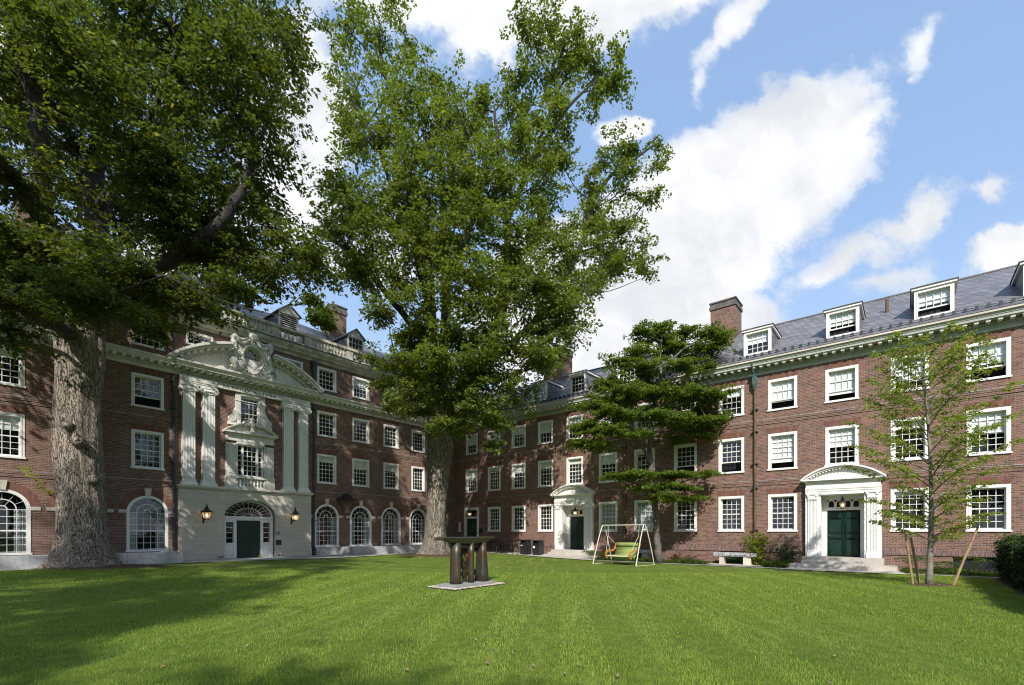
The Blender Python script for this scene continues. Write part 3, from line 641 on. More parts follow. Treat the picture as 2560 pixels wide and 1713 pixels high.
# arched door surrounds
def surround(c, small=False):
    mb = MB(); pr = -.30; a, b = c - 1.41, c + 1.41
    for x0, x1 in ((a, a + .60), (b - .60, b)):
        mb.box(x0, x1, -.22, 0, .5, 3.40); fluted(mb, x0 + .10, x1 - .12, -.27, -.22, .78, 3.10, 6)
        mb.box(x0 + .06, x1 - .08, -.29, -.22, .50, .70); mb.box(x0 + .08, x1 - .10, -.28, -.22, .70, .78)
        # leafy capital: bell with small scrolls
        xm = (x0 + x1) / 2 - .01
        mb.prism([(xm - .17, 3.10), (xm + .17, 3.10), (xm + .23, 3.36), (xm - .23, 3.36)], -.29, -.22, 'y')
        for i in range(4): mb.lathe(xm - .15 + i * .10, 0, [(.04, -.32), (.03, -.28)], 8, 0, 'y', 3.18)
        for i in range(2): mb.lathe(xm - .17 + i * .34, 0, [(.055, -.33), (.05, -.28)], 8, 0, 'y', 3.32)
        mb.box(xm - .26, xm + .26, -.33, 0, 3.36, 3.41)
        # rusticated blocks beside the pilaster
        for i in range(9): mb.box(x0 - .0, x0 + .045, -.245, -.22, .8 + i * .28, 1.06 + i * .28)
    for zz, d in ((3.41, .26), (3.50, .28), (3.59, .30)): mb.box(a + .0, b - .0, -d, 0, zz, zz + .088)
    mb.box(a + .02, b - .02, -.27, 0, 3.678, 3.88); mb.box(a - .02, b + .02, -.32, 0, 3.88, 3.93)
    for i in range(28):
        q = a + (b - a) * (i + .3) / 28; mb.box(q, q + .05, -.36, -.32, 3.935, 3.98)
    mb.box(a - .02, b + .02, -.33, 0, 3.93, 3.985); mb.box(a - .16, b + .16, -.46, 0, 3.985, 4.05)
    # segmental pediment
    hw = b - c + .18; rise = .62; Rr = (hw * hw + rise * rise) / (2 * rise); cz = 4.05 + rise - Rr; al = math.asin(hw / Rr)
    mb.band(c, cz, Rr - .15, Rr - .15, Rr - .07, Rr - .07, pi / 2 - al, pi / 2 + al, -.42, 0, 28); mb.band(c, cz, Rr - .07, Rr - .07, Rr, Rr, pi / 2 - al, pi / 2 + al, -.50, 0, 28)
    al2 = math.asin((hw - .28) / (Rr - .2))
    for i in range(22):
        t = pi / 2 - al2 + 2 * al2 * (i + .5) / 22; q = (Rr - .17); p = (c + q * math.cos(t), cz + q * math.sin(t)); mb.box(p[0] - .03, p[0] + .03, -.38, -.2, p[1] - .05, p[1] + .02)
    for i in range(24):
        t0 = pi / 2 - al2 + 2 * al2 * i / 24; t1 = pi / 2 - al2 + 2 * al2 * (i + 1) / 24; q = Rr - .16
        mb.quad((c + q * math.cos(t0), -.24, max(4.04, cz + q * math.sin(t0))), (c + q * math.cos(t1), -.24, max(4.04, cz + q * math.sin(t1))), (c + q * math.cos(t1), -.24, 4.04), (c + q * math.cos(t0), -.24, 4.04))
    mb.box(c - .80, c + .80, -.30, 0, 3.341, 3.409)
    s = mb.build('door_surround', 'white', wing)
    # recess: reveals, frame, transom with four arched lights
    r = MB(); y = .5
    r.box(c - .862, c - .82, -.2, y, .5, 3.34); r.box(c + .82, c + .862, -.2, y, .5, 3.34); r.box(c - .82, c + .82, -.2, y, 3.30, 3.34)
    r.box(c - .82, c - .63, y - .05, y + .05, .5, 3.30); r.box(c + .63, c + .82, y - .05, y + .05, .5, 3.30); r.box(c - .63, c + .63, y - .07, y + .05, 2.64, 2.78)
    r.box(c - .63, c + .63, y - .02, y + .05, 3.12, 3.30)
    for i in range(4):
        xm = c - .63 + (i + .5) * .315
        r.band(xm, 2.97, .105, .105, .155, .16, 0, pi, y - .02, y + .05, 10)
        for sg in (-1, 1):
            q = xm + sg * .13; r.box(q - .027, q + .027, y - .02, y + .05, 2.78, 2.98)
    rr = r.build('door_frame', 'white', wing)
    g = MB(); g.quad((c - .63, y + .02, 2.78), (c + .63, y + .02, 2.78), (c + .63, y + .02, 3.13), (c - .63, y + .02, 3.13)); g.build('transom_glass', 'glass', rr)
    panelled_door(wing, c - .63, c + .63, .5, 2.64, y, True)
    k = MB(); k.box(c - .80, c + .80, -.2, y + .1, .40, .499)
    k.build('door_sill', 'slab', wing)
    return s
for c in DOORS: surround(c)
# plain door near the corner
mb = MB(); mb.box(1.0, 1.22, -.03, .14, .6, 3.5); mb.box(2.38, 2.6, -.03, .14, .6, 3.5); mb.box(1.22, 2.38, -.03, .14, 3.30, 3.5); mb.box(1.22, 2.38, 0, .14, 2.66, 2.80); f = mb.build('door_frame', 'white', wing)
MB().quad((1.22, .12, 2.8), (2.38, .12, 2.8), (2.38, .12, 3.3), (1.22, .12, 3.3)).build('transom_glass', 'glass', f)
panelled_door(wing, 1.22, 2.38, .6, 2.66, .11, True)
mb = MB(); mb.box(.44, .62, -.05, 0, 1.75, 2.40); mb.box(.36, .72, -.08, 0, 1.66, 1.75); mb.build('narrow_stone_panel', 'white', wing)
# steps
for c in DOORS:
    mb = MB(); mb.box(c - 1.50, c + 1.50, -.52, -.001, .0, .49); mb.box(c - 1.50, c + 1.50, -.86, -.52, .0, .35); mb.box(c - 1.95, c + 1.95, -1.25, -.86, .0, .20); mb.box(c - 1.95, c - 1.5, -.86, -.02, .0, .20); mb.box(c + 1.5, c + 1.95, -.86, -.02, .0, .20); mb.build('stone_steps', 'slab', wing)
mb = MB(); mb.box(.7, 2.9, -1.1, -.001, 0, .59); mb.box(.7, 2.9, -1.45, -1.1, 0, .45); mb.box(.7, 2.9, -1.8, -1.45, 0, .32)
mb.build('stone_steps', 'slab', wing)

# ================================================================== HALL (left building with the stone frontispiece)
hall = empty('brick_hall', CORNER, LZ, 'four storey brick hall on the left with columned frontispiece, oval window and round-headed windows', 'building')
AC = [3.70, 6.08, 8.45, 10.82, 19.80, 22.15, 24.49]
HX0, HX1 = -28.0, 10.5
UX = 15.28     # axis of the frontispiece (u)
rects = []; arches = []
for u in AC:
    rects += [(-u - .625, -u + .625, 4.58, 6.38), (-u - .625, -u + .625, 7.45, 9.0), (-u - .625, -u + .625, 10.30, 11.67)]
    arches.append((-u, .80, .72, 2.54, .80))
arches.append((-UX, 1.30, .20, 2.46, .90))
rects += [(-13.54, -12.34, 10.95, 11.63), (-18.26, -17.06, 10.95, 11.63)]
rects += [(-UX - .50, -UX + .50, 7.55, 8.92), (-UX - .66, -UX + .66, 4.62, 6.32)]
mb = MB(); wall_front(mb, HX0, HX1, -.2, 12.0, rects, arches)
mb.quad((HX0, 0, -.2), (HX0, 10.5, -.2), (HX0, 10.5, 12.4), (HX0, 0, 12.4)); mb.quad((HX1, 0, -.2), (HX1, 10.5, -.2), (HX1, 10.5, 12.4), (HX1, 0, 12.4)); mb.quad((HX0, 10.5, -.2), (HX1, 10.5, -.2), (HX1, 10.5, 12.4), (HX0, 10.5, 12.4))
mb.box(HX0 + .1, HX1 - .1, 1.5, 1.51, 0, 12.2, 1)
mb.build('wall', ['brick', 'dark'], hall)
sp = [(HX0, -18.62), (-11.90, -.05)]; belts([(a, b, z) for a, b in sp for z in (6.80, 3.83)], hall)
for a, b in sp: MB().box(a, b, -.06, 0, -.1, .70).build('granite_plinth', 'granite', hall)
bl2 = {3.70: .0, 6.08: .25, 8.45: .3, 10.82: .2, 19.80: 0, 22.15: .2, 24.49: .3}
for u in AC:
    x0 = -u - .625
    arch_window(hall, -u, .80, .72, 2.54, .80)
    window(hall, x0, x0 + 1.25, 4.58, 6.38, 4, 6, bl2[u]); window(hall, x0, x0 + 1.25, 7.45, 9.0, 4, 5, 0 if u != 24.49 else .2, 1 if u == 19.80 else 0)
    window(hall, x0, x0 + 1.25, 10.30, 11.67, 4, 4, {8.45: .35, 6.08: .75, 22.15: .6}.get(u, 0), lintel=False)
for x0 in (-13.54, -18.26): window(hall, x0, x0 + 1.2, 10.95, 11.63, 4, 2, .1, 0, casing=.10, lintel=False)
# main string cornice with modillions, upper eave, parapet
mb = MB(); eave(mb, HX0, -.05, 9.34, .48, mats=(0, 1, 0), step=.335, zt=.60); mb.build('cornice', ['cream', 'white'], hall)
mb = MB(); mb.prism([(0, 11.86), (-.08, 11.86), (-.10, 12.0), (-.30, 12.06), (-.32, 12.16), (-.42, 12.22), (-.50, 12.34), (-.50, 12.40), (0, 12.42)], HX0 - .3, HX1, 'x'); mb.box(HX0 - .3, HX1, -.54, -.2, 12.405, 12.44, 1); mb.box(HX0, HX1, -.08, .35, 12.0, 12.50)
mb.build('eave_cornice', ['weathered', 'pipe'], hall)
par = MB(); blist = []
par.box(HX0, HX1, -.20, .22, 12.50, 12.66); par.box(HX0, HX1, -.20, .20, 13.18, 13.34)
u = -27.6; openings = [(-9.10, -7.75), (-13.75, -12.3), (-18.3, -16.9), (-22.8, -21.4)]
edges = []; x = HX0
for a, b in openings + []:
    pass
xs = sorted([HX0] + [q for ab in openings for q in ab] + [HX1])
opens = {round(a, 2) for a, b in openings}
for i in range(len(xs) - 1):
    a, b = xs[i], xs[i + 1]
    if round(a, 2) in opens:
        n = int((b - a) / .235)
        for k in range(n): blist.append((a + (b - a) * (k + .5) / n, 0, .075))
    else:
        n = max(1, round((b - a) / 2.2))
        for k in range(n):
            p, q = a + (b - a) * k / n, a + (b - a) * (k + 1) / n
            par.box(p, q, -.10, .14, 12.66, 13.18); par.box(p + .02, p + .42, -.15, .17, 12.66, 13.18); par.box(q - .42, q - .02, -.15, .17, 12.66, 13.18)
            m2 = int((q - p - 1.0) / .21)
            for j in range(m2): blist.append((p + .52 + (q - p - 1.04) * (j + .5) / m2, -.115, .06))
pp = par.build('parapet', 'weathered', hall); 
blist = [q for q in blist if -26.5 < q[0] < 3.0][:99]; bp = {}
for x_, y_, r_ in blist:
    if r_ not in bp: mb = MB(); baluster(mb, 0, 0, 12.66, 13.18, r_); o = mb.build('baluster', 'weathered', pp); bp[r_] = o.data
    else: o = link('baluster', bp[r_], pp)
    o.location = (x_, y_, 0)
# roof
hs = (16.05 - 12.5) / 4.6
def hz(y): return 12.5 + hs * (y - .4)
mb = MB(); mb.prism([(.4, 12.5), (5.0, 16.05), (10.9, 12.3), (10.9, 12.15), (5.0, 15.88), (.4, 12.34)], HX0 - .2, HX1 + .3, 'x'); mb.build('roof', 'slate', hall)
def dormer_l(cx, louvre=False):
    w = .60; yf = 1.0; z0, z1, zp = 13.25, 14.72, 15.20
    ybk = (z1 - 12.5) / hs + .4
    mb = MB()
    for sg in (-1, 1):
        x_ = cx + sg * w; a, b = (x_ - .04, x_) if sg > 0 else (x_, x_ + .04)
        mb.prism([(yf + .05, 12.9), (yf + .05, z1), (ybk, z1)], a, b, 'x')
    d = mb.build('dormer', 'slate', hall)
    r = MB(); yp = (zp - 12.5) / hs + .4; e = .12
    for sg in (-1, 1):
        r.add([(cx + sg * (w + e), yf - .15, z1 - .06), (cx, yf - .15, zp + .04), (cx, yp, zp + .04), (cx + sg * (w + e), ybk, z1 - .06),
               (cx + sg * (w + e), yf - .15, z1 - .13), (cx, yf - .15, zp - .03), (cx, yp, zp - .03), (cx + sg * (w + e), ybk, z1 - .13)], [(0, 1, 2, 3), (4, 7, 6, 5), (0, 4, 5, 1), (0, 3, 7, 4)])
    r.build('dormer_roof', 'slate', d)
    t = MB(); t.prism([(cx - w - .03, z1 - .06), (cx + w + .03, z1 - .06), (cx, zp - .03)], yf - .05, yf + .05, 'y')
    t.box(cx - w, cx - w + .11, yf - .02, yf + .1, z0 - .3, z1 - .06); t.box(cx + w - .11, cx + w, yf - .02, yf + .1, z0 - .3, z1 - .06); t.box(cx - w, cx + w, yf - .07, yf + .05, z1 - .14, z1 - .062); t.box(cx - w + .11, cx + w - .11, yf - .02, yf + .1, z0 - .3, z0 + .35 if not louvre else z0 + .2)
    if louvre:
        for i in range(9):
            zz = z0 + .28 + i * .12; t.add([(cx - w + .11, yf - .03, zz), (cx + w - .11, yf - .03, zz), (cx + w - .11, yf + .06, zz + .09), (cx - w + .11, yf + .06, zz + .09)], [(0, 1, 2, 3)])
    t.build('dormer_trim', 'cream', d)
    b = MB(); b.quad((cx - w + .1, yf + .12, z0), (cx + w - .1, yf + .12, z0), (cx + w - .1, yf + .12, z1), (cx - w + .1, yf + .12, z1)); b.build('dark_interior', 'dark', d)
    if not louvre:
        s = MB(); a0, a1 = cx - w + .11, cx + w - .11; zb, zt = z0 + .35, z1 - .14
        for i in range(5): q = a0 + (a1 - a0) * i / 4; s.box(q - .02, q + .02, yf, yf + .04, zb, zt)
        for i in range(4): q = zb + (zt - zb) * i / 3; s.box(a0, a1, yf + .002, yf + .038, q - .02, q + .02)
        s.build('sash', 'cream', d)
        MB().quad((a0, yf + .05, zb), (a1, yf + .05, zb), (a1, yf + .05, zt), (a0, yf + .05, zt)).build('glass', 'glass', d)
    return d
dormer_l(-8.2); dormer_l(-12.7, True); dormer_l(-17.9, True); dormer_l(-22.4); dormer_l(-3.7)
chimney(hall, -7.85, -6.75, 4.5, 6.0, 15.0, 18.15, .55); chimney(hall, -15.6, -14.4, 4.5, 6.0, 15.0, 18.4, .55); chimney(hall, -23.7, -22.6, 4.5, 6.0, 15.0, 18.15, .55)
for u in (11.72, 18.80):
    mb = MB(); mb.tube([(-u, -.12, .25), (-u, -.12, 9.3)], .06, 8); mb.tube([(-u, -.12, 10.0), (-u, -.12, 11.0)], .06, 8)
    mb.lathe(-u, -.15, [(.06, 10.9), (.14, 11.2), (.16, 11.5), (.2, 11.7), (.2, 11.84)], 8); mb.box(-u - .1, -u + .1, -.19, 0, .2, .7)
    p = mb.build('downpipe', 'pipe', hall); b = MB()
    for z in (2.3, 5.0, 7.6, 8.9, 10.2): b.box(-u - .12, -u + .12, -.19, 0, z, z + .06)
    b.build('pipe_bracket', 'pipe', p)
# ---- frontispiece
A0, A1 = -18.62, -11.90
mb = MB(); wall_front(mb, A0, A1, .0, 3.80, [], [(-UX, 1.30, .20, 2.46, .90)], depth=.55, y=-.15)
mb.quad((A0, -.15, 0), (A0, 0, 0), (A0, 0, 3.8), (A0, -.15, 3.8)); mb.quad((A1, -.15, 0), (A1, 0, 0), (A1, 0, 3.8), (A1, -.15, 3.8))
for a, b in ((A0 - .02, -UX - 1.31), (-UX + 1.31, A1 + .02)): mb.box(a, b, -.18, -.151, .0, .62)
mb.build('stone_base', 'ashlar', hall)
mb = MB(); mb.box(A0 - .05, A1 + .05, -.24, 0, 3.80, 3.86); mb.box(A0 - .09, A1 + .09, -.30, 0, 3.86, 3.96)
mb.prism([(-UX - .10, 3.36), (-UX + .10, 3.36), (-UX + .16, 3.80), (-UX - .16, 3.80)], -.165, -.14, 'y'); mb.build('stone_ledge', 'limestone', hall)
# entrance screen: fanlight, sidelights, door
mb = MB(); y = .22
mb.band(-UX, 2.46, 1.20, .80, 1.30, .90, 0, pi, y - .06, y + .1, 28); mb.box(-UX - 1.3, -UX + 1.3, y - .10, y + .1, 2.34, 2.48); mb.box(-UX - 1.3, -UX + 1.3, y - .06, y + .1, 2.26, 2.34)
for sg in (-1, 1):
    for a, b in ((.61, .76), (1.12, 1.30)):
        q = sorted((-UX + sg * a, -UX + sg * b)); mb.box(q[0], q[1], y - .07, y + .1, .2, 2.26)
    q = sorted((-UX + sg * .76, -UX + sg * 1.12)); mb.box(q[0], q[1], y - .04, y + .1, .2, 1.04); mb.box(q[0] + .05, q[1] - .05, y - .06, y - .04, .34, .92); mb.box(q[0], q[1], y - .04, y + .1, 2.16, 2.26); mb.box(q[0] - .02, q[1] + .02, y - .085, y - .04, 1.0, 1.06)
    for k in range(1, 4): mb.box(q[0], q[1], y - .01, y + .015, 1.04 + k * .28 - .012, 1.04 + k * .28 + .012)
fr = mb.build('entrance_screen', 'white', hall)
s = MB()
for k in range(1, 12):
    a = pi * k / 12; c0, s0 = math.cos(a), math.sin(a); s.tube([(-UX + .2 * c0, y, 2.48 + .12 * s0), (-UX + 1.2 * c0, y, 2.47 + .80 * s0)], .011, 4)
s.band(-UX, 2.47, .18, .11, .21, .135, 0, pi, y - .015, y + .01, 12); s.band(-UX, 2.47, .70, .46, .72, .48, 0, pi, y - .015, y + .01, 20)
for k in range(12):
    a0, a1 = pi * k / 12, pi * (k + 1) / 12
    for rr_, zz_ in ((1.14, .76), (.68, .45)):
        pts = []
        for j in range(5):
            a = a0 + (a1 - a0) * j / 4; q = 1 - .10 * math.sin(pi * j / 4); pts.append((-UX + rr_ * q * math.cos(a), y, 2.47 + zz_ * q * math.sin(a)))
        s.tube(pts, .009, 4)
s.build('fanlight_tracery', 'cream', fr)
g = MB(); g.fan(-UX, 2.47, 1.22, .82, 0, pi, y + .03, 24)
for sg in (-1, 1):
    q = sorted((-UX + sg * .76, -UX + sg * 1.12)); g.quad((q[0], y + .03, 1.04), (q[1], y + .03, 1.04), (q[1], y + .03, 2.18), (q[0], y + .03, 2.18))
g.build('glass', 'glass', fr)
panelled_door(hall, -UX - .61, -UX + .61, .21, 2.27, y, True)
mb = MB(); mb.box(-UX - 1.3, -UX + 1.3, -.15, y + .1, .0, .205); mb.build('door_sill', 'slab', hall)
# pilasters
for a, b in ((17.90, 18.49), (17.02, 17.62), (12.97, 13.58), (12.09, 12.69)):
    x0, x1 = -b, -a; mb = MB(); fluted(mb, x0 + .03, x1 - .03, -.24, 0, 4.22, 8.62, 7)
    mb.box(x0 - .08, x1 + .08, -.30, 0, 3.96, 4.06); mb.box(x0 - .04, x1 + .04, -.285, 0, 4.06, 4.13); mb.box(x0 - .0, x1 + .0, -.265, 0, 4.13, 4.22)
    p = mb.build('column', 'white', hall)
    c = MB(); c.box(x0 + .0, x1 - .0, -.27, 0, 8.60, 8.70); c.box(x0 - .03, x1 + .03, -.30, -.1, 8.72, 8.84); c.box(x0 - .08, x1 + .08, -.32, 0, 8.85, 8.92)
    for q in (x0 + .0, x1 - .0): volute(c, q, 8.73, .125, -.34, -.02)
    for i in range(5): c.lathe(x0 + .12 + i * (x1 - x0 - .24) / 4, 0, [(.035, -.33), (.02, -.29)], 6, 0, 'y', 8.73)
    c.build('capital', 'white', p)
# entablature
mb = MB()
for a, b in ((-18.55, -16.98), (-13.62, -12.03)):
    mb.box(a, b, -.26, 0, 8.92, 9.0); mb.box(a - .01, b + .01, -.28, 0, 9.0, 9.08); mb.box(a - .03, b + .03, -.30, 0, 9.08, 9.12); mb.box(a, b, -.26, 0, 9.12, 9.34)
mb.box(-16.98, -13.62, -.20, 0, 9.07, 9.34)
mb.build('entablature', 'cream', hall)
mb = MB(); eave(mb, -18.85, -11.70, 9.345, .66, mats=(0, 1, 0), step=.34, zt=.62); mb.build('pediment_cornice', ['cream', 'white'], hall)
# broken segmental pediment
mb = MB(); cz, Rr = 5.68, 5.74
def pt(r, a): return (-UX + r * math.cos(a), cz + r * math.sin(a))
aend = math.acos(3.83 / Rr); ain = math.acos(1.02 / Rr)
for s0, s1 in ((aend, ain), (pi - ain, pi - aend)):
    mb.band(-UX, cz, Rr - .12, Rr - .12, Rr - .02, Rr - .02, s0, s1, -.66, 0, 16); mb.band(-UX, cz, Rr - .02, Rr - .02, Rr + .10, Rr + .10, s0, s1, -.76, 0, 16); mb.band(-UX, cz, Rr - .34, Rr - .34, Rr - .12, Rr - .12, s0, s1, -.28, 0, 16)
    n = 9
    for i in range(n):
        t = s0 + (s1 - s0) * (i + .5) / n; p = pt(Rr - .17, t); mb.box(p[0] - .07, p[0] + .07, -.56, -.2, p[1] - .05, p[1] + .05, 1)
    n = 28
    for i in range(n):
        t = s0 + (s1 - s0) * (i + .5) / n; p = pt(Rr - .37, t); mb.box(p[0] - .025, p[0] + .025, -.33, -.2, p[1] - .04, p[1] + .04)
    # tympanum
    n = 14
    for i in range(n):
        t0 = s0 + (s1 - s0) * i / n; t1 = s0 + (s1 - s0) * (i + 1) / n; p, q = pt(Rr - .3, t0), pt(Rr - .3, t1)
        mb.quad((p[0], -.22, max(p[1], 9.95)), (q[0], -.22, max(q[1], 9.95)), (q[0], -.22, 9.95), (p[0], -.22, 9.95))
mb.box(-UX - 1.3, -UX + 1.3, -.22, 0, 9.95, 10.9)
mb.build('pediment', ['cream', 'white'], hall)
# cartouche with the oval window
mb = MB(); cz = 10.95
out = [(-1.02, 9.98), (1.02, 9.98), (1.08, 10.25), (.92, 10.6), (1.05, 10.95), (.86, 11.3), (.95, 11.62), (.72, 11.78), (.4, 11.78), (0, 11.86), (-.4, 11.78), (-.72, 11.78), (-.95, 11.62), (-.86, 11.3), (-1.05, 10.95), (-.92, 10.6), (-1.08, 10.25)]
ns = 40; inner = [(.46 * math.cos(2 * pi * i / ns), cz + .58 * math.sin(2 * pi * i / ns)) for i in range(ns)]
def ray_out(ang):
    d = Vector((math.cos(ang), math.sin(ang))); best = 1.0
    for i in range(len(out)):
        a = Vector((out[i][0], out[i][1] - cz)); b = Vector((out[(i + 1) % len(out)][0], out[(i + 1) % len(out)][1] - cz)); e = b - a
        den = d.x * e.y - d.y * e.x
        if abs(den) < 1e-9: continue
        t = (a.x * e.y - a.y * e.x) / den; s_ = (a.x * d.y - a.y * d.x) / den
        if t > 0 and 0 <= s_ <= 1: best = t
    return (d.x * best, cz + d.y * best)
outer = [ray_out(2 * pi * i / ns) for i in range(ns)]
for i in range(ns):
    j = (i + 1) % ns; a, b, c, d = inner[i], inner[j], outer[j], outer[i]
    f = [(-UX + p[0], -.34, p[1]) for p in (a, b, c, d)]; k = [(-UX + p[0], .08, p[1]) for p in (a, b, c, d)]
    mb.add(f + k, [(0, 1, 2, 3), (0, 4, 5, 1), (3, 2, 6, 7)])
mb.band(-UX, cz, .46, .58, .60, .72, 0, 2 * pi, -.44, -.33, 36); mb.band(-UX, cz, .52, .64, .56, .68, 0, 2 * pi, -.48, -.43, 36)
# wreath beads, side scrolls, swags, fluted shell on top
for i in range(30):
    a = 2 * pi * i / 30; mb.lathe(-UX + .67 * math.cos(a), 0, [(.055, -.43), (.03, -.47)], 6, 0, 'y', cz + .80 * math.sin(a))
def rope3(pts, r0, r1, n=7):
    k = len(pts); mb.tube(pts, [r0 + (r1 - r0) * math.sin(pi * i / (k - 1)) for i in range(k)], n)
for sg in (-1, 1):
    sw = [(-UX + sg * (.15 + .75 * t), -.42, 11.92 - .28 * math.sin(pi * t) + .0 * t - .05 * t) for t in [i / 9 for i in range(10)]]; rope3(sw, .05, .10)
    sw = [(-UX + sg * (.2 + .7 * t), -.38, 12.02 - .16 * math.sin(pi * t) - .05 * t) for t in [i / 9 for i in range(10)]]; rope3(sw, .04, .07)
    rope3([(-UX + sg * (.92 + .06 * math.sin(6 * t)), -.38, 11.85 - .55 * t) for t in [i / 6 for i in range(7)]], .05, .11)
    rope3([(-UX + sg * (1.0 - .35 * t), -.40, 10.72 - .42 * t - .1 * math.sin(pi * t)) for t in [i / 8 for i in range(9)]], .04, .10)
    rope3([(-UX + sg * (.45 + .55 * t), -.38, 10.30 - .14 * t + .04 * math.sin(9 * t)) for t in [i / 8 for i in range(9)]], .05, .09)
    volute(mb, -UX + sg * .95, 10.62, .16, -.42, -.2); volute(mb, -UX + sg * .93, 11.66, .11, -.42, -.2); volute(mb, -UX + sg * 1.0, 10.16, .13, -.40, -.2)
    mb.tube([(-UX + sg * .84, -.36, 10.75), (-UX + sg * .90, -.38, 11.1), (-UX + sg * .80, -.36, 11.5)], [.06, .09, .05], 7)
    mb.prism([(-UX + sg * .95, 11.72), (-UX + sg * 1.06, 11.9), (-UX + sg * .9, 12.05), (-UX + sg * .74, 11.9)][::sg], -.42, -.15, 'y')
mb.lathe(-UX, 0, [(.12, -.55), (.20, -.50), (.25, -.40), (.27, -.2)], 14, 0, 'y', 12.10)
for i in range(10):
    a = 2 * pi * i / 10; mb.lathe(-UX + .22 * math.cos(a), 0, [(.05, -.46), (.06, -.36)], 6, 0, 'y', 12.10 + .22 * math.sin(a))
mb.band(-UX, cz - .1, .3, .62, .42, .76, pi * 1.2, pi * 1.8, -.50, -.38, 10)
mb.build('cartouche', 'weathered' if False else 'cream', hall)
o = MB(); o.fan(-UX, cz, .47, .59, 0, 2 * pi, .06, 30, 1); o.fan(-UX, cz, .47, .59, 0, 2 * pi, -.08, 30, 0); ow = o.build('oval_window', ['glass', 'dark'], hall)
s = MB(); s.band(-UX, cz, .40, .52, .46, .58, 0, 2 * pi, -.13, -.05, 30)
for i in range(-2, 3):
    xx = i * .155 ; hh = .54 * math.sqrt(max(0, 1 - (xx / .44) ** 2)); s.box(-UX + xx - .014, -UX + xx + .014, -.12, -.09, cz - hh, cz + hh)
for i in range(-2, 3):
    zz = i * .19; ww = .42 * math.sqrt(max(0, 1 - (zz / .56) ** 2)); s.box(-UX - ww, -UX + ww, -.118, -.092, cz + zz - .014, cz + zz + .014)
s.build('sash', 'white', ow)
# name over the frontispiece
def lettering(text, x, z, size, y, parent, name='lettering', m='plaque', sx=1.0):
    cu = bpy.data.curves.new('tmp', 'FONT'); cu.body = text; cu.size = size; cu.align_x = 'CENTER'; cu.align_y = 'CENTER'; cu.extrude = .004; cu.space_character = 1.18; cu.resolution_u = 3
    o = bpy.data.objects.new('tmp', cu); COL.objects.link(o)
    bpy.context.view_layer.update(); me = bpy.data.meshes.new_from_object(o.evaluated_get(bpy.context.evaluated_depsgraph_get())); me.name = name
    bpy.data.objects.remove(o); me.materials.clear(); me.materials.append(M[m])
    q = link(name, me, parent); q.rotation_euler = (pi / 2, 0, 0); q.location = (x, y, z); q.scale = (sx, 1, 1); return q
def serif_text(text, x0, x1, z, y, parent, caps, small):
    """Roman capitals from thick and thin strokes with small serifs"""
    mb = MB(); L = {
        'M': (1.1, [((0, 0), (.12, 1), 0), ((.12, 1), (.55, .05), 1), ((.55, .05), (.98, 1), 0), ((.98, 1), (1.1, 0), 1)]), 'K': (.82, [((.1, 0), (.1, 1), 1), ((.1, .42), (.72, 1), 0), ((.3, .6), (.82, 0), 1)]),
        'I': (.22, [((.11, 0), (.11, 1), 1)]), 'N': (.95, [((.08, 0), (.08, 1), 0), ((.08, 1), (.87, 0), 1), ((.87, 0), (.87, 1), 0)]), 'L': (.62, [((.1, 0), (.1, 1), 1), ((.1, .03), (.62, .03), 0)]),
        'H': (.92, [((.1, 0), (.1, 1), 1), ((.82, 0), (.82, 1), 1), ((.1, .52), (.82, .52), 0)]), 'A': (.95, [((.03, 0), (.48, 1), 0), ((.48, 1), (.93, 0), 1), ((.2, .34), (.76, .34), 0)])}
    def arc(cx, cy, rx, ry, a0, a1, n=14):
        out = []
        for i in range(n):
            t0 = math.radians(a0 + (a1 - a0) * i / n); t1 = math.radians(a0 + (a1 - a0) * (i + 1) / n); m_ = abs(math.cos((t0 + t1) / 2))
            out.append(((cx + rx * math.cos(t0), cy + ry * math.sin(t0)), (cx + rx * math.cos(t1), cy + ry * math.sin(t1)), m_))
        return out
    L['O'] = (1.05, arc(.52, .5, .46, .48, 0, 360, 20)); L['C'] = (.92, arc(.52, .5, .46, .48, 48, 312, 16)); L['c'] = L['C']; L[' '] = (.95, [])
    tot = sum(L[c][0] * (small if c == 'c' else caps) + .16 * caps for c in text); k = (x1 - x0) / tot; x = x0
    for ch in text:
        w, st = L[ch]; s_ = small if ch == 'c' else caps
        for p, q, th in st:
            t = s_ * (.06 + .10 * th) * .70; a = Vector((x + p[0] * s_ * k, z + p[1] * s_)); b = Vector((x + q[0] * s_ * k, z + q[1] * s_)); d = (b - a).normalized(); nrm = Vector((-d.y, d.x)) * t
            mb.prism([(a.x - nrm.x, a.y - nrm.y), (b.x - nrm.x, b.y - nrm.y), (b.x + nrm.x, b.y + nrm.y), (a.x + nrm.x, a.y + nrm.y)], y - .006, y, 'y')
            if ch not in 'OCc':
                for e in (p, q):
                    if e[1] in (0, 1) and not (ch == 'A' and e[1] == 1) and not (ch == 'M' and e[1] == .05): mb.box(x + e[0] * s_ * k - s_ * .10, x + e[0] * s_ * k + s_ * .10, y - .005, y, z + e[1] * s_ - s_ * .02, z + e[1] * s_ + s_ * .02)
        x += (w * s_ + .16 * caps) * k
    return mb.build('lettering', 'plaque', parent)
serif_text('McKINLOCK', -16.66, -14.98, 9.125, -.203, hall, .16, .105); serif_text('HALL', -14.68, -13.92, 9.125, -.203, hall, .16, .105)
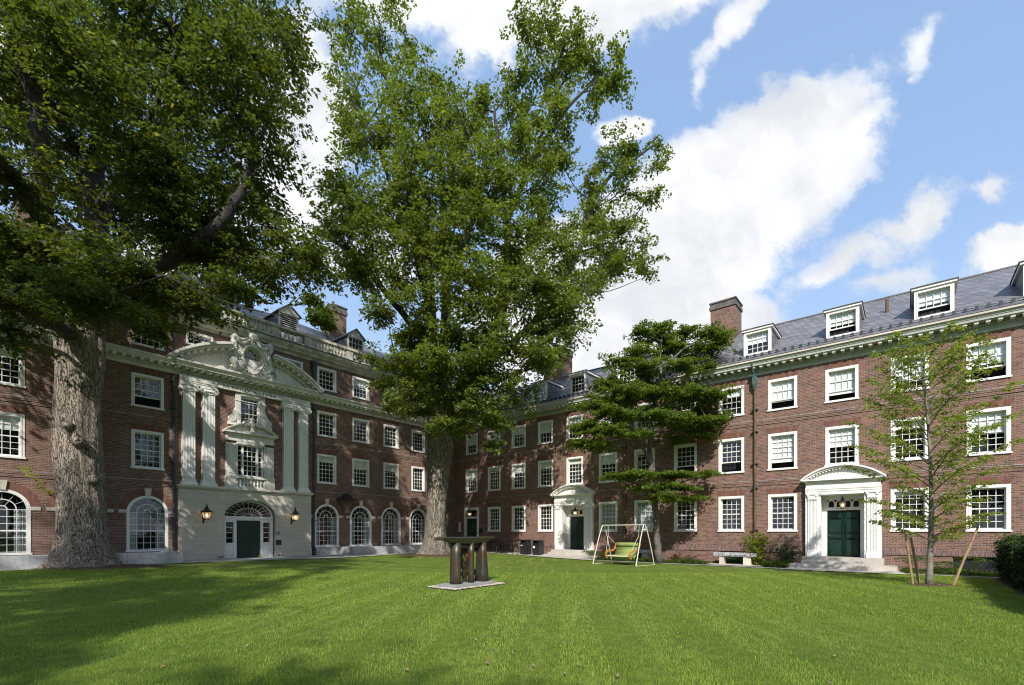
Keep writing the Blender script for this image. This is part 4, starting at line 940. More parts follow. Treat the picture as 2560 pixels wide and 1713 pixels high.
# middle (third floor) window surround with scrolls
mb = MB(); X = -UX
mb.box(X - .75, X - .50, -.12, 0, 7.30, 9.06); mb.box(X + .50, X + .75, -.12, 0, 7.30, 9.06); mb.box(X - .75, X + .75, -.12, 0, 8.92, 9.065); mb.box(X - .80, X + .80, -.15, -.12, 8.60, 8.64)
for sg in (-1, 1):
    volute(mb, X + sg * .93, 7.62, .17, -.16, 0); pts = [(X + sg * .74, 7.45), (X + sg * 1.08, 7.45), (X + sg * 1.0, 7.78), (X + sg * .84, 8.02), (X + sg * .74, 8.3)]; mb.prism(pts[::sg], -.11, 0, 'y'); mb.box(min(X + sg * .74, X + sg * 1.12), max(X + sg * .74, X + sg * 1.12), -.14, 0, 7.30, 7.46)
w3 = mb.build('window_surround', 'cream', hall)
window(hall, X - .50, X + .50, 7.42, 8.92, 4, 5, casing=.05, lintel=False, sill=False)
# principal window: tripartite, blocks, small pediment with bust, balustrade
mb = MB()
for sg in (-1, 1):
    a, b = sorted((X + sg * .72, X + sg * 1.20)); mb.box(a, b, -.14, 0, 4.62, 6.30); mb.box(a + .1, b - .1, -.17, -.14, 4.75, 6.1)
    for i in range(8):
        q = X + sg * 1.20; mb.box(min(q, q + sg * .03), max(q, q + sg * .03), -.10, 0, 4.66 + i * .2, 4.83 + i * .2); q = X + sg * .72; mb.box(min(q, q - sg * .03), max(q, q - sg * .03), -.165, -.02, 4.66 + i * .2, 4.83 + i * .2)
    mb.prism([(X + sg * .80, 6.10), (X + sg * 1.12, 6.10), (X + sg * 1.18, 6.30), (X + sg * .76, 6.30)][::sg], -.21, -.1, 'y')
    for i in range(3): mb.lathe(X + sg * (.82 + i * .14), 0, [(.045, -.25), (.03, -.2)], 7, 0, 'y', 6.22)
mb.box(X - .72, X + .72, -.14, 0, 6.32, 6.46); mb.box(X - 1.2, X + 1.2, -.16, 0, 6.30, 6.321)
for i in range(6): mb.box(X - .68 + i * .23, X - .48 + i * .23, -.17, -.14, 6.33, 6.50)
mb.box(X - 1.22, X + 1.22, -.18, 0, 6.46, 6.60); mb.box(X - 1.21, X + 1.21, -.17, 0, 6.60, 6.78); mb.box(X - 1.26, X + 1.26, -.24, 0, 6.78, 6.86); mb.box(X - 1.36, X + 1.36, -.38, 0, 6.86, 6.95)
hw, rise = 1.36, .52; Rr = (hw * hw + rise * rise) / (2 * rise); c_ = 6.95 + rise - Rr; al = math.asin(hw / Rr)
mb.band(X, c_, Rr - .12, Rr - .12, Rr - .05, Rr - .05, pi / 2 - al, pi / 2 + al, -.34, 0, 20); mb.band(X, c_, Rr - .05, Rr - .05, Rr, Rr, pi / 2 - al, pi / 2 + al, -.40, 0, 20)
for i in range(18):
    t0 = pi / 2 - al * .93 + 2 * al * .93 * i / 18; t1 = pi / 2 - al * .93 + 2 * al * .93 * (i + 1) / 18; q = Rr - .1
    mb.quad((X + q * math.cos(t0), -.18, c_ + q * math.sin(t0)), (X + q * math.cos(t1), -.18, c_ + q * math.sin(t1)), (X + q * math.cos(t1), -.18, 6.94), (X + q * math.cos(t0), -.18, 6.94))
    if i % 1 == 0: mb.box(X + (q - .05) * math.cos(t0) - .02, X + (q - .05) * math.cos(t0) + .02, -.24, -.17, c_ + (q - .05) * math.sin(t0) - .04, c_ + (q - .05) * math.sin(t0))
for sg in (-1, 1): volute(mb, X + sg * .30, 7.42, .15, -.44, -.1)
mb.lathe(X, -.30, [(.16, 6.96), (.16, 7.02), (.11, 7.06), (.12, 7.26), (.17, 7.32), (.17, 7.36), (.10, 7.40), (.15, 7.48), (.13, 7.56), (.06, 7.60), (.09, 7.65), (.09, 7.72), (.04, 7.78)], 12)
mb.box(X - 1.24, X + 1.24, -.22, 0, 4.50, 4.62); mb.box(X - 1.24, X - .78, -.20, 0, 3.96, 4.50); mb.box(X + .78, X + 1.24, -.20, 0, 3.96, 4.50); mb.box(X - .78, X + .78, -.20, 0, 3.96, 4.05); mb.box(X - .78, X + .78, -.02, 0, 4.05, 4.5)
for i in range(9): baluster(mb, X - .70 + i * .175, -.13, 4.05, 4.50, .055)
for sg in (-1, 1): baluster(mb, X + sg * .74, -.13, 4.05, 4.50, .05)
mb.build('window_surround', 'cream', hall)
mb = MB(); y0, y1 = -.03, .12
for a, b in ((-.66, -.61), (-.42, -.33), (.33, .42), (.61, .66)): mb.box(X + a, X + b, y0, y1, 4.62, 6.32)
mb.box(X - .61, X + .61, y0 + .001, y1, 4.62, 4.69); mb.box(X - .61, X + .61, y0 + .001, y1, 6.25, 6.32)
for q in (-.115, .115): mb.box(X + q - .013, X + q + .013, .03, .06, 4.69, 6.25)
for i in range(1, 6):
    zz = 4.69 + 1.56 * i / 6; t = .022 if i == 3 else .012
    for a, b in ((-.61, -.42), (-.33, .33), (.42, .61)): mb.box(X + a, X + b, .032, .062, zz - t, zz + t)
mb.quad((X - .61, .35, 4.62), (X + .61, .35, 4.62), (X + .61, .35, 6.3), (X - .61, .35, 6.3), 1)
for xx in (-.655, .655): mb.quad((X + xx, .12, 4.62), (X + xx, .36, 4.62), (X + xx, .36, 6.32), (X + xx, .12, 6.32), 1)
w = mb.build('window', ['white', 'dark'], hall); tag(w, 'tall three-part window over a small balustrade')
MB().quad((X - .61, .055, 4.69), (X + .61, .055, 4.69), (X + .61, .055, 6.25), (X - .61, .055, 6.25)).build('glass', 'glass', w)
# ================================================================== GROUND
def grid_sheet(name, xs, ys, zf, m, kind='structure'):
    nx, ny = len(xs), len(ys)
    vs = [(x, y, zf(x, y)) for y in ys for x in xs]; fs = [(j * nx + i, j * nx + i + 1, (j + 1) * nx + i + 1, (j + 1) * nx + i) for j in range(ny - 1) for i in range(nx - 1)]
    me = bpy.data.meshes.new(name); me.from_pydata(vs, [], fs); me.materials.append(M[m]); me.polygons.foreach_set('use_smooth', [True] * len(fs)); me.update()
    return tag(link(name, me), kind=kind)
def und(x, y): return .012 * noise.noise(Vector((x * .35, y * .35, 0)))
xs = [-900, -300, -80] + list(np.linspace(-45, 45, 121)) + [80, 300, 900]; ys = [-900, -300, -60] + list(np.linspace(-20, 60, 121)) + [100, 300, 900]
def lawn_z(x, y): return gh(x, y) + (und(x, y) if abs(x) < 46 and -21 < y < 61 else 0)
grid_sheet('lawn', xs, ys, lawn_z, 'lawn')
def strip(name, frame, u0, u1, d0, d1, m, off, kind='structure', wob=0.0, nseg=40):
    """ground sheet in wall coordinates; d0 / d1 may be functions of u"""
    vs = []; fs = []
    for i in range(nseg + 1):
        u = u0 + (u1 - u0) * i / nseg
        for k in range(5):
            a = d0(u) if callable(d0) else d0; b = d1(u) if callable(d1) else d1
            d = a + (b - a) * k / 4 + (wob * math.sin(u * 5.1) * (k == 4)); p = frame(u, d); vs.append((p.x, p.y, gh(p.x, p.y) + off))
    for i in range(nseg):
        for k in range(4): a = i * 5 + k; fs.append((a, a + 1, a + 6, a + 5))
    me = bpy.data.meshes.new(name); me.from_pydata(vs, [], fs); me.materials.append(M[m]); me.update(); return tag(link(name, me), kind=kind)
strip('stone_path', LP, -.3, 30, -.2, lambda u: 2.35 + 1.5 * max(0, 1 - abs(u - 12) / 6), 'paving', .022)
strip('terrace', RP, .4, 13.2, -.1, lambda u: 2.4, 'slab', .026)
strip('kerb_path', RP, 13.2, 34, 1.95, lambda u: 2.35, 'paving', .021)
strip('planting_bed', RP, 13.0, 34, 0, 1.95, 'soil', .03)
strip('entrance_slab', RP, 23.3, 27.4, 0, 2.75, 'slab', .036); strip('entrance_slab', RP, 8.9, 13.6, 0, 2.55, 'slab', .040)
strip('bench_slab', RP, 19.75, 22.35, 0.3, 1.9, 'slab', .044)
# low granite walls in front of the hall
for u0, u1, lab in ((18.9, 29.0, 'pale granite retaining wall behind the big trunk at the left end'), (1.4, 10.05, 'pale granite retaining wall between the columned entrance and the tall tree')):
    mb = MB(); d = 1.75
    for a, b, c0, c1 in ((u0, u1, 1.15, d),):
        n = 5
        for i in range(n):
            p, q = u0 + (u1 - u0) * i / n, u0 + (u1 - u0) * (i + 1) / n; mb.box(-q + .004, -p - .004, -d, -d + .45, -.1, .72 + (.0 if i % 2 else .002))
    mb.box(-u1, -u0, -d + .451, -.061, -.1, .60)
    if u0 > 15: mb.box(-u0 - .0 - .45, -u0 + .002, -d + .001, -.061, -.1, .719)
    else: mb.box(-u1 - .002, -u1 + .45, -d + .001, -.061, -.1, .719)
    o = mb.build('granite_wall', 'granite'); o.location = CORNER; o.rotation_euler = (0, 0, LZ); tag(o, lab, 'low wall', 'low granite walls before the hall')

# ================================================================== LANTERNS
def lantern(loc, rz, s, label, bracket=True, grp='wall lanterns'):
    r = empty('wall_lantern', loc, rz, label, 'lantern', grp)
    def fr(h, w): return [(-w, -w, h), (w, -w, h), (w, w, h), (-w, w, h)]
    mb = MB(); a, b = fr(-.30 * s, .12 * s), fr(.10 * s, .21 * s)
    for i in range(4): mb.tube([a[i], b[i]], .014 * s, 4); mb.tube([a[i], a[(i + 1) % 4]], .016 * s, 4); mb.tube([b[i], b[(i + 1) % 4]], .02 * s, 4); mb.tube([b[i], (b[i][0] * 1.25, b[i][1] * 1.25, b[i][2] + .07 * s)], .016 * s, 4)
    prof = [(.30, .10), (.27, .14), (.16, .24), (.12, .30), (.07, .33), (.09, .38), (.04, .42), (.05, .46), (.015, .56)]
    mb.lathe(0, 0, [(p * s, q * s) for p, q in prof], 4 if False else 8)
    mb.box(-.12 * s, .12 * s, -.12 * s, .12 * s, -.33 * s, -.30 * s)
    if bracket:
        mb.tube([(0, .55 * s, -.45 * s), (0, .52 * s, -.2 * s), (0, .45 * s, -.36 * s), (0, .12 * s, -.34 * s)], .022 * s, 5); mb.box(-.05 * s, .05 * s, .54 * s, .60 * s, -.55 * s, -.1 * s)
    else: mb.tube([(0, 0, .5 * s), (0, 0, .72 * s)], .012, 5); mb.box(-.38 * s, .38 * s, -.02 * s, .02 * s, -.36 * s, -.33 * s)
    mb.build('lantern_frame', 'black', r)
    g = MB(); k = .985
    for i in range(4):
        j = (i + 1) % 4; g.quad(*[tuple(q * k for q in p[:2]) + (p[2],) for p in (a[i], a[j], b[j], b[i])])
    g.build('lantern_glass', 'lampglass', r)
    MB().lathe(0, 0, [(.015 * s, -.2 * s), (.05 * s, -.15 * s), (.055 * s, -.08 * s), (.03 * s, -.02 * s), (.01 * s, 0)], 8).build('bulb', 'bulb', r)
    return r
p = LP(17.55, .62, 2.55); lantern(p, LZ, .86, 'black lantern with lit bulb on the stone wall, left of the green hall door')
p = LP(13.08, .62, 2.55); lantern(p, LZ, .86, 'black lantern with lit bulb on the stone wall, right of the green hall door')
p = RP(25.22, -.05, 2.92); lantern(p, RZ, .62, 'lit lantern hanging in the white doorway at the right of the long wing', False, 'hanging doorway lanterns')
p = RP(11.04, -.05, 2.92); lantern(p, RZ, .62, 'lit lantern hanging in the white doorway behind the garden swing', False, 'hanging doorway lanterns')
p = RP(1.8, .22, 3.05); lantern(p, RZ, .62, 'lit lantern over the plain narrow door beside the corner', False, 'hanging doorway lanterns')
# ================================================================== small fixtures on the hall
def fixed(mb, name, m, frame, u, d, z, rz, label, cat, group=None, kind=None):
    o = mb.build(name, m); o.location = frame(u, d, z); o.rotation_euler = (0, 0, rz); return tag(o, label, cat, group, kind)
r = empty('wall_plaque', LP(13.81, .152, 1.05), LZ, 'dark square plaque screwed to the stone beside the hall door', 'plaque')
MB().box(-.15, .15, -.02, 0, -.14, .14).build('plate', 'plaque', r)
mb = MB()
for k in range(5): mb.box(-.11, .11 - .03 * (k % 2), -.024, -.02, .07 - k * .04, .08 - k * .04)
mb.build('raised_lines', 'bronzedark', r)
r = empty('door_sign', LP(13.84, .152, 1.565), LZ, 'tiny black sign with white marks above the dark plaque', 'sign')
MB().box(-.08, .08, -.012, 0, -.07, .07).build('plate', 'plaque', r); mb = MB(); mb.box(-.05, .0, -.015, -.012, .02, .03); mb.box(-.055, .055, -.015, -.012, -.045, -.03); mb.box(-.015, .045, -.015, -.012, -.02, .0); mb.build('marks', 'paper', r)
for u, w in ((16.80, 'left'), (13.78, 'right')):
    mb = MB(); mb.box(-.15, .15, -.02, .0, .05, .075); mb.tube([(-.15, -.01, .06), (-.17, -.01, .0), (-.13, -.01, -.03)], .01, 4); mb.tube([(.15, -.01, .06), (.17, -.01, .0), (.13, -.01, -.03)], .01, 4); mb.box(-.02, .02, -.02, 0, -.03, .05)
    fixed(mb, 'boot_scraper', 'black', LP, u, .22, .30, LZ, 'small black iron boot scraper at the foot of the stone, %s of the hall door' % w, 'boot scraper', 'boot scrapers')
r = empty('wall_ornament', LP(9.64, 0, 3.66), LZ, 'dark bronze bowl and dome ornament projecting from brick above two arched windows', 'ornament')
mb = MB(); mb.lathe(0, -.32, [(.62, -.05), (.65, 0), (.6, .06), (.3, .07)], 16); mb.build('shelf', 'bronzedark', r)
mb = MB(); mb.lathe(0, -.3, [(.32, .06), (.31, .18), (.24, .30), (.12, .37), (.02, .4)], 14); mb.build('dome', 'bronzedark', r)
mb = MB(); mb.prism([(-.40, -.05), (.40, -.05), (.28, -.3), (.17, -.5), (.14, -.82), (-.14, -.82), (-.17, -.5), (-.28, -.3)][::-1], -.35, -.01, 'y'); mb.build('bracket', 'corbel', r)
mb = MB(); mb.tube([(0, 0, 0), (0, 0, .28)], .006, 5); mb.add([(0, 0, .16), (.11, .02, .18), (.11, .02, .27), (0, 0, .28)], [(0, 1, 2, 3)]); mb.add([(0, .006, .16), (.11, .026, .18), (.11, .026, .27), (0, .006, .28)], [(3, 2, 1, 0)])
fixed(mb, 'marker_flag', 'yellow', LP, 15.75, 2.2, .2, LZ, 'tiny yellow marker flag at the lawn edge before the green hall door', 'flag')

# ================================================================== SCULPTURE
SZ = math.atan2(nR.y, nR.x)
sr = empty('bronze_sculpture', (-1.32, 14.62, .0), SZ, 'abstract bronze sculpture, a long tapered slab on three thick legs, standing in the lawn', 'sculpture')
mb = MB(); mb.box(-.92, .84, -.40, .40, -.05, .10); mb.build('plinth', 'conc', sr)
def lens(mb, x0, x1, yw, zt, th, n=18, m=0):
    vs = []; fs = []
    for i in range(n + 1):
        t = i / n; q = x0 + (x1 - x0) * t; e = max(.16, (4 * t * (1 - t)) ** .55); hh = th * e; w = yw * (.55 + .45 * e)
        ring = [(-w, zt - .03), (-w * .92, zt), (w * .92, zt), (w, zt - .03), (w * .72, zt - hh * .8), (0, zt - hh), (-w * .72, zt - hh * .8)]
        vs += [(q, a, b) for a, b in ring]
    k = 7
    for i in range(n):
        for j in range(k): fs.append((i * k + j, i * k + (j + 1) % k, (i + 1) * k + (j + 1) % k, (i + 1) * k + j))
    fs += [tuple(range(k - 1, -1, -1)), tuple(n * k + j for j in range(k))]; return mb.add(vs, fs, m)
mb = MB(); lens(mb, -1.18, 1.09, .20, 1.495, .25); mb.tube([(-1.20, -.16, 1.44), (-1.20, .16, 1.44)], .042, 10); mb.build('slab', 'bronze', sr, smooth=False)
def oleg(cx, w0, w1, d0, d1, cyl, yy=0, name='leg'):
    mb = MB(); n = 20; vs = []; fs = []; hs_ = [(.10, 0), (.35, .22), (.7, .5), (1.0, .78), (1.32, 1)]
    for z_, t in hs_:
        w = w0 + (w1 - w0) * t; d = d0 + (d1 - d0) * t
        for i in range(n):
            a = 2 * pi * i / n; c, s_ = math.cos(a), math.sin(a); e = 1.0 if cyl else .6
            vs.append((cx + w * math.copysign(abs(c) ** e, c), yy + d * math.copysign(abs(s_) ** e, s_), z_))
    for k in range(len(hs_) - 1):
        for i in range(n): j = (i + 1) % n; fs.append((k * n + i, k * n + j, (k + 1) * n + j, (k + 1) * n + i))
    fs.append(tuple(range(n - 1, -1, -1))); fs.append(tuple((len(hs_) - 1) * n + i for i in range(n)))
    mb.add(vs, fs); return mb.build(name, 'bronze', sr, smooth=True)
oleg(-.56, .155, .125, .20, .17, True); oleg(.03, .095, .085, .11, .10, True, -.06); oleg(.57, .17, .10, .22, .15, False)
mb = MB()
mb.band(.02, .80, .19, .22, .29, .32, 0, 2 * pi, .10, .22, 28); mb.lathe(.05, 0, [(.10, .10), (.13, .12), (.13, .19), (.08, .21)], 16, 0, 'y', .77); mb.box(-.02, .02, .13, .18, .5, 1.1); mb.build('ring', 'bronze', sr)
mb = MB(); mb.box(-.45, .48, .06, .18, .30, .42); mb.box(-.10, -.04, .04, .20, .18, .50); mb.box(.30, .42, .05, .19, .40, .47); mb.build('crossbar', 'bronze', sr)
mb = MB(); mb.box(-.45, .48, .10, .2, 1.08, 1.16); mb.build('upper_bar', 'bronze', sr)
# gravel diamond round the plinth
rg = np.random.default_rng(5); vs = []; fs = []
ex, ey = Vector((nR.x, nR.y, 0)), Vector((-dR.x, -dR.y, 0)) * -1
n = 2600; cnt = 0
while cnt < n:
    a = rg.uniform(-1.14, 1.07); b = rg.uniform(-.62, .56)
    if -.93 < a < .85 and abs(b) < .41: continue
    p = Vector((-1.32, 14.62, 0)) + ex * a + Vector((dR.x, dR.y, 0)) * b
    r_ = rg.uniform(.014, .03); o = len(vs); h = .015 + rg.uniform(0, .02)
    for q in range(5):
        t = 2 * pi * q / 5 + rg.uniform(0, .8); vs.append((p.x + r_ * math.cos(t), p.y + r_ * math.sin(t), h))
    vs.append((p.x, p.y, h + r_ * .7)); vs.append((p.x, p.y, h - r_))
    for q in range(5): fs.append((o + q, o + (q + 1) % 5, o + 5)); fs.append((o + (q + 1) % 5, o + q, o + 6))
    cnt += 1
me = bpy.data.meshes.new('gravel'); me.from_pydata(vs, [], fs); me.materials.append(M['pebble']); tag(link('gravel', me), 'pale pebbles spread around the sculpture plinth', 'gravel', kind='stuff')
mb = MB(); C0 = Vector((-1.32, 14.62, .016)); X_ = Vector((nR.x, nR.y, 0)); Y_ = Vector((dR.x, dR.y, 0))
mb.quad(*[C0 + X_ * a + Y_ * b for a, b in ((-1.18, -.66), (1.11, -.66), (1.11, .60), (-1.18, .60))]); tag(mb.build('gravel_bed', 'soil'), kind='structure')

# ================================================================== GARDEN SWING
sw = empty('garden_swing', (5.55, 23.85, 0), math.radians(-46), 'garden swing with lime green cushions and orange wooden arms in a cream metal frame', 'swing')
mb = MB(); mb.tube([(-1.17, 0, 1.98), (1.17, 0, 1.98)], .024, 8); mb.build('top_bar', 'beigemetal', sw)
for sx in (-1, 1):
    for sy in (-1, 1):
        mb = MB(); pts = []
        for i in range(13):
            t = i / 12; y_ = sy * (.02 + .95 * (t ** 1.45)); z_ = 1.98 * (1 - t) ** 1.0 - .0; bow = .12 * math.sin(pi * t); pts.append((sx * (1.17 + .06 * t), y_ - sy * bow * .9 * (1 if True else 0) + sy * .12 * math.sin(pi * t), max(0.015, z_)))
        pts = [(p[0], sy * (.05 + .79 * (1 - math.cos(pi / 2 * i / 12)) ) , 1.98 * math.cos(pi / 2 * (i / 12) ** 1.25)) for i, p in enumerate(pts)]
        pts[-1] = (pts[-1][0], pts[-1][1], .02); mb.tube(pts, .024, 8); mb.build('leg', 'beigemetal', sw)
    mb = MB(); mb.tube([(sx * 1.23, -.84, .025), (sx * 1.23, .84, .025)], .014, 6); mb.build('foot_bar', 'beigemetal', sw)
ss = empty('seat', (0, 0, 0)); 
bpy.data.objects.remove(ss)
# seat sling: S-shaped padded surface
mb = MB(); prof = [(-.42, .47), (-.34, .455), (-.15, .42), (.05, .41), (.18, .45), (.28, .58), (.36, .76), (.44, .96)]; th = .05
vs = []; fs = []; NX = 2
def prof_pt(t):
    k = t * (len(prof) - 1); i = min(int(k), len(prof) - 2); f = k - i; return (prof[i][0] * (1 - f) + prof[i + 1][0] * f, prof[i][1] * (1 - f) + prof[i + 1][1] * f)
NP = 40
for i in range(NP + 1):
    y_, z_ = prof_pt(i / NP); pad = .022 * abs(math.sin(pi * 6 * i / NP)); y2, z2 = prof_pt(min(1, i / NP + .01)); y1, z1_ = prof_pt(max(0, i / NP - .01)); dd = Vector((y2 - y1, z2 - z1_)).normalized(); nx_ = (-dd.y, dd.x)
    for sx in (-1, 1): vs.append((sx * .62, y_ + nx_[0] * (th / 2 + pad), z_ + nx_[1] * (th / 2 + pad)))
    for sx in (-1, 1): vs.append((sx * .62, y_ - nx_[0] * th / 2, z_ - nx_[1] * th / 2))
for i in range(NP):
    a = i * 4; b = a + 4; fs += [(a, a + 1, b + 1, b), (a + 2, b + 2, b + 3, a + 3), (a, b, b + 2, a + 2), (a + 1, a + 3, b + 3, b + 1)]
fs += [(0, 2, 3, 1), (NP * 4, NP * 4 + 1, NP * 4 + 3, NP * 4 + 2)]; mb.add(vs, fs); mb.build('seat_cushion', 'cushion', sw, smooth=True)
mb = MB(); mb.lathe(0, .40, [(.09, -.62), (.11, -.56), (.105, .0), (.11, .56), (.09, .62)], 12, 0, 'x', 0); o = None
mb2 = MB(); n = 14; ring = []
for xk, rr_ in ((-.62, .06), (-.60, .10), (-.3, .115), (0, .11), (.3, .115), (.60, .10), (.62, .06)):
    ring.append([(xk, .38 + rr_ * math.cos(2 * pi * i / n), 1.0 + rr_ * math.sin(2 * pi * i / n)) for i in range(n)])
vs = [p for r_ in ring for p in r_]; fs = [(k * n + i, k * n + (i + 1) % n, (k + 1) * n + (i + 1) % n, (k + 1) * n + i) for k in range(6) for i in range(n)] + [tuple(range(n)), tuple(6 * n + i for i in range(n))]
mb2.add(vs, fs).build('head_bolster', 'cushion', sw, smooth=True)
for sx in (-1, 1):
    mb = MB(); pts = [(-.36, .34), (-.46, .40), (-.50, .52), (-.46, .64), (-.34, .70), (-.12, .70), (.06, .70), (.20, .74), (.32, .84), (.40, .98), (.46, 1.04)]
    for i in range(len(pts) - 1):
        a, b = Vector(pts[i]), Vector(pts[i + 1]); d = (b - a).normalized(); w = .045; nn = Vector((-d.y, d.x)) * w; a = a - d * .01; b = b + d * .01
        mb.prism([tuple(a - nn), tuple(b - nn), tuple(b + nn), tuple(a + nn)], sx * .68 - .02, sx * .68 + .02, 'x')
    mb.build('armrest', 'wood', sw)
    mb = MB(); mb.tube([(sx * .9, 0, 1.96), (sx * .88, -.02, 1.45)], .010, 5)
    mb.tube([(sx * .88, -.02, 1.45), (sx * .71, -.44, .66)], .010, 5); mb.tube([(sx * .88, -.02, 1.45), (sx * .71, .44, 1.0)], .010, 5); mb.build('rope', 'rope', sw)
mb = MB(); mb.tube([(-.7, -.43, .44), (.7, -.43, .44)], .03, 8); mb.tube([(-.7, .45, 1.0), (.7, .45, 1.0)], .018, 8); mb.tube([(-.68, -.05, .37), (.68, -.05, .37)], .02, 6); mb.build('seat_rail', 'beigemetal', sw)

# ================================================================== STONE BENCHES
def bench(u, d, L, label, rough, ztop, mt):
    r = empty('stone_bench', RP(u, d, gh(*RP(u, d)[:2]) + .04), RZ, label, 'bench', 'stone benches along the wing'); z1 = ztop
    mb = MB(); n = 26; rg = np.random.default_rng(int(u * 10)); vs = []; fs = []
    for i in range(n + 1):
        q = -L / 2 + L * i / n; j = lambda s: float(rg.uniform(-s, s)) if rough else 0
        vs += [(q, -.24 + j(.02), z1 - .19 + j(.012)), (q, -.27 + j(.025), z1 - .10 + j(.02)), (q, -.24 + j(.012), z1 + j(.004)), (q, .24 + j(.01), z1 + j(.004)), (q, .26, z1 - .1), (q, .24, z1 - .19)]
    for i in range(n):
        for k in range(6): fs.append((i * 6 + k, i * 6 + (k + 1) % 6, (i + 1) * 6 + (k + 1) % 6, (i + 1) * 6 + k))
    fs += [tuple(range(5, -1, -1)), tuple(n * 6 + k for k in range(6))]; mb.add(vs, fs).build('seat', mt, r)
    for q, w in ((-.62, .11), (.55, .17)):
        mb = MB(); mb.box(q - w, q + w, -.19, .19, -.05, z1 - .185); mb.build('leg', 'limestone' if rough else mt, r)
bench(20.95, .95, 1.98, 'grey granite bench with rough hewn edge, under the copper downpipe', True, .58, 'roughgranite')
bench(15.6, .62, 1.7, 'smooth pale stone bench against the brick behind the garden swing', False, .60, 'granite')

# ================================================================== BINS, CAFE FURNITURE
def bin_(u, d, label, sticker):
    p = RP(u, d); r = empty('litter_bin', (p.x, p.y, gh(p.x, p.y) + .03), RZ, label, 'bin', 'black bins by the wall')
    mb = MB(); mb.box(-.26, .26, -.27, .27, .03, .70); mb.box(-.28, .28, -.29, .29, 0, .03); mb.build('body', 'black', r)
    mb = MB(); mb.box(-.28, .28, -.29, .29, .70, .75); mb.box(-.25, -.2, -.25, .25, .75, .90); mb.box(.2, .25, -.25, .25, .75, .90); mb.box(-.2, .2, -.05, .25, .75, .88); mb.box(-.28, .28, -.29, .29, .90, .95); mb.build('hood', 'black', r)
    mb = MB(); mb.box(-.12, .12, -.295, -.291, .78, .84) if False else mb.box(sticker[0], sticker[1], -.276, -.272, sticker[2], sticker[3]); mb.build('notice', 'paper', r)
bin_(8.10, 1.35, 'black hooded bin nearer the corner, with a narrow white label', (-.2, -.05, .55, .60)); bin_(9.12, 1.35, 'black hooded bin nearer the white doorway, with a square white notice', (-.22, -.06, .44, .58))
def chair_proto():
    r = empty('cafe_chair', (0, 0, 0), 0, 'x', 'chair', 'black metal cafe chairs on the terrace')
    mb = MB(); mb.prism([(-.21, -.21), (.21, -.21), (.23, .2), (-.23, .2)], .44, .455, 'z'); mb.build('seat', 'black', r)
    for sx in (-1, 1):
        for sy in (-1, 1): MB().tube([(sx * .2, sy * .19, .44), (sx * .24, sy * .25, 0)], .016, 5).build('leg', 'black', r)
    mb = MB(); mb.tube([(-.22, .2, .44), (-.23, .27, .84), (-.15, .29, .88), (.15, .29, .88), (.23, .27, .84), (.22, .2, .44)], .013, 5)
    for i in range(5): mb.tube([(-.14 + i * .07, .22, .5), (-.14 + i * .07, .28, .87)], .006, 4)
    mb.tube([(-.21, .215, .5), (.21, .215, .5)], .008, 4); mb.build('backrest', 'black', r)
    mb = MB()
    for sx in (-1, 1): mb.tube([(sx * .23, .24, .66), (sx * .26, .0, .67), (sx * .25, -.16, .64), (sx * .22, -.18, .45)], .012, 5)
    mb.build('armrest', 'black', r); return r
def table_proto():
    r = empty('cafe_table', (0, 0, 0), 0, 'x', 'table', 'round black metal tables on the terrace')
    MB().lathe(0, 0, [(.42, .70), (.43, .72), (.41, .73)], 20).build('tabletop', 'black', r)
    MB().lathe(0, 0, [(.03, .08), (.03, .7)], 8).build('pedestal', 'black', r)
    for i in range(4):
        a = pi / 4 + i * pi / 2; MB().tube([(0, 0, .12), (.28 * math.cos(a), .28 * math.sin(a), .015)], .015, 5).build('leg', 'black', r)
    return r
cp, tp = chair_proto(), table_proto(); first = True
tabs = [(3.6, 1.35, 'round black table farther from the bins'), (6.2, 1.35, 'round black table beside the bins')]
for i, (u, d, lab) in enumerate(tabs):
    o = tp if i == 0 else copy_tree(tp); p = RP(u, d); o.location = (p.x, p.y, gh(p.x, p.y) + .027); o['label'] = lab
chs = [(2.75, 1.2, 100, 'chair on the corner side of the farther round table'), (3.5, 2.1, 10, 'chair with its back to the lawn, at the farther round table'), (4.45, 1.5, -80, 'chair between the two round tables, turned to the farther one'),
       (3.9, .6, 190, 'chair against the brick behind the farther round table'), (5.4, 1.6, 95, 'chair between the two round tables, turned to the nearer one'), (6.3, 2.15, 170, 'chair on the lawn side of the round table by the bins'), (6.95, 1.0, -60, 'chair between the round table and the left bin'),
       (8.15, 2.25, -15, 'empty chair standing in front of the left bin'), (9.0, 2.25, 12, 'empty chair standing in front of the right bin')]
for i, (u, d, a, lab) in enumerate(chs):
    o = cp if i == 0 else copy_tree(cp); p = RP(u, d); o.location = (p.x, p.y, gh(p.x, p.y) + .027); o.rotation_euler = (0, 0, RZ + math.radians(a + 180)); o['label'] = 'black metal cafe ' + lab
mb = MB()
mb.tube([(2.75, -.2, 1.5), (2.75, -1.1, 1.5), (2.75, -2.6, .95), (2.75, -2.9, .95), (2.75, -2.95, .85)], .02, 6)
for y_, z0 in ((-.2, .55), (-1.1, .55), (-2.5, .05)): mb.tube([(2.75, y_, z0), (2.75, y_, 1.5 if y_ > -1.2 else .98)], .016, 5)
mb.tube([(3.1, -.2, 1.5), (4.4, -.2, 1.0), (4.9, -.2, .95), (4.95, -.2, .4)], .02, 6)
for x_ in (3.1, 4.9): mb.tube([(x_, -.2, .2), (x_, -.2, 1.5 if x_ < 4 else .95)], .016, 5)
o = mb.build('handrail', 'black'); o.location = CORNER; o.rotation_euler = (0, 0, RZ); tag(o, 'black metal stair handrail beside the plain narrow door', 'handrail')
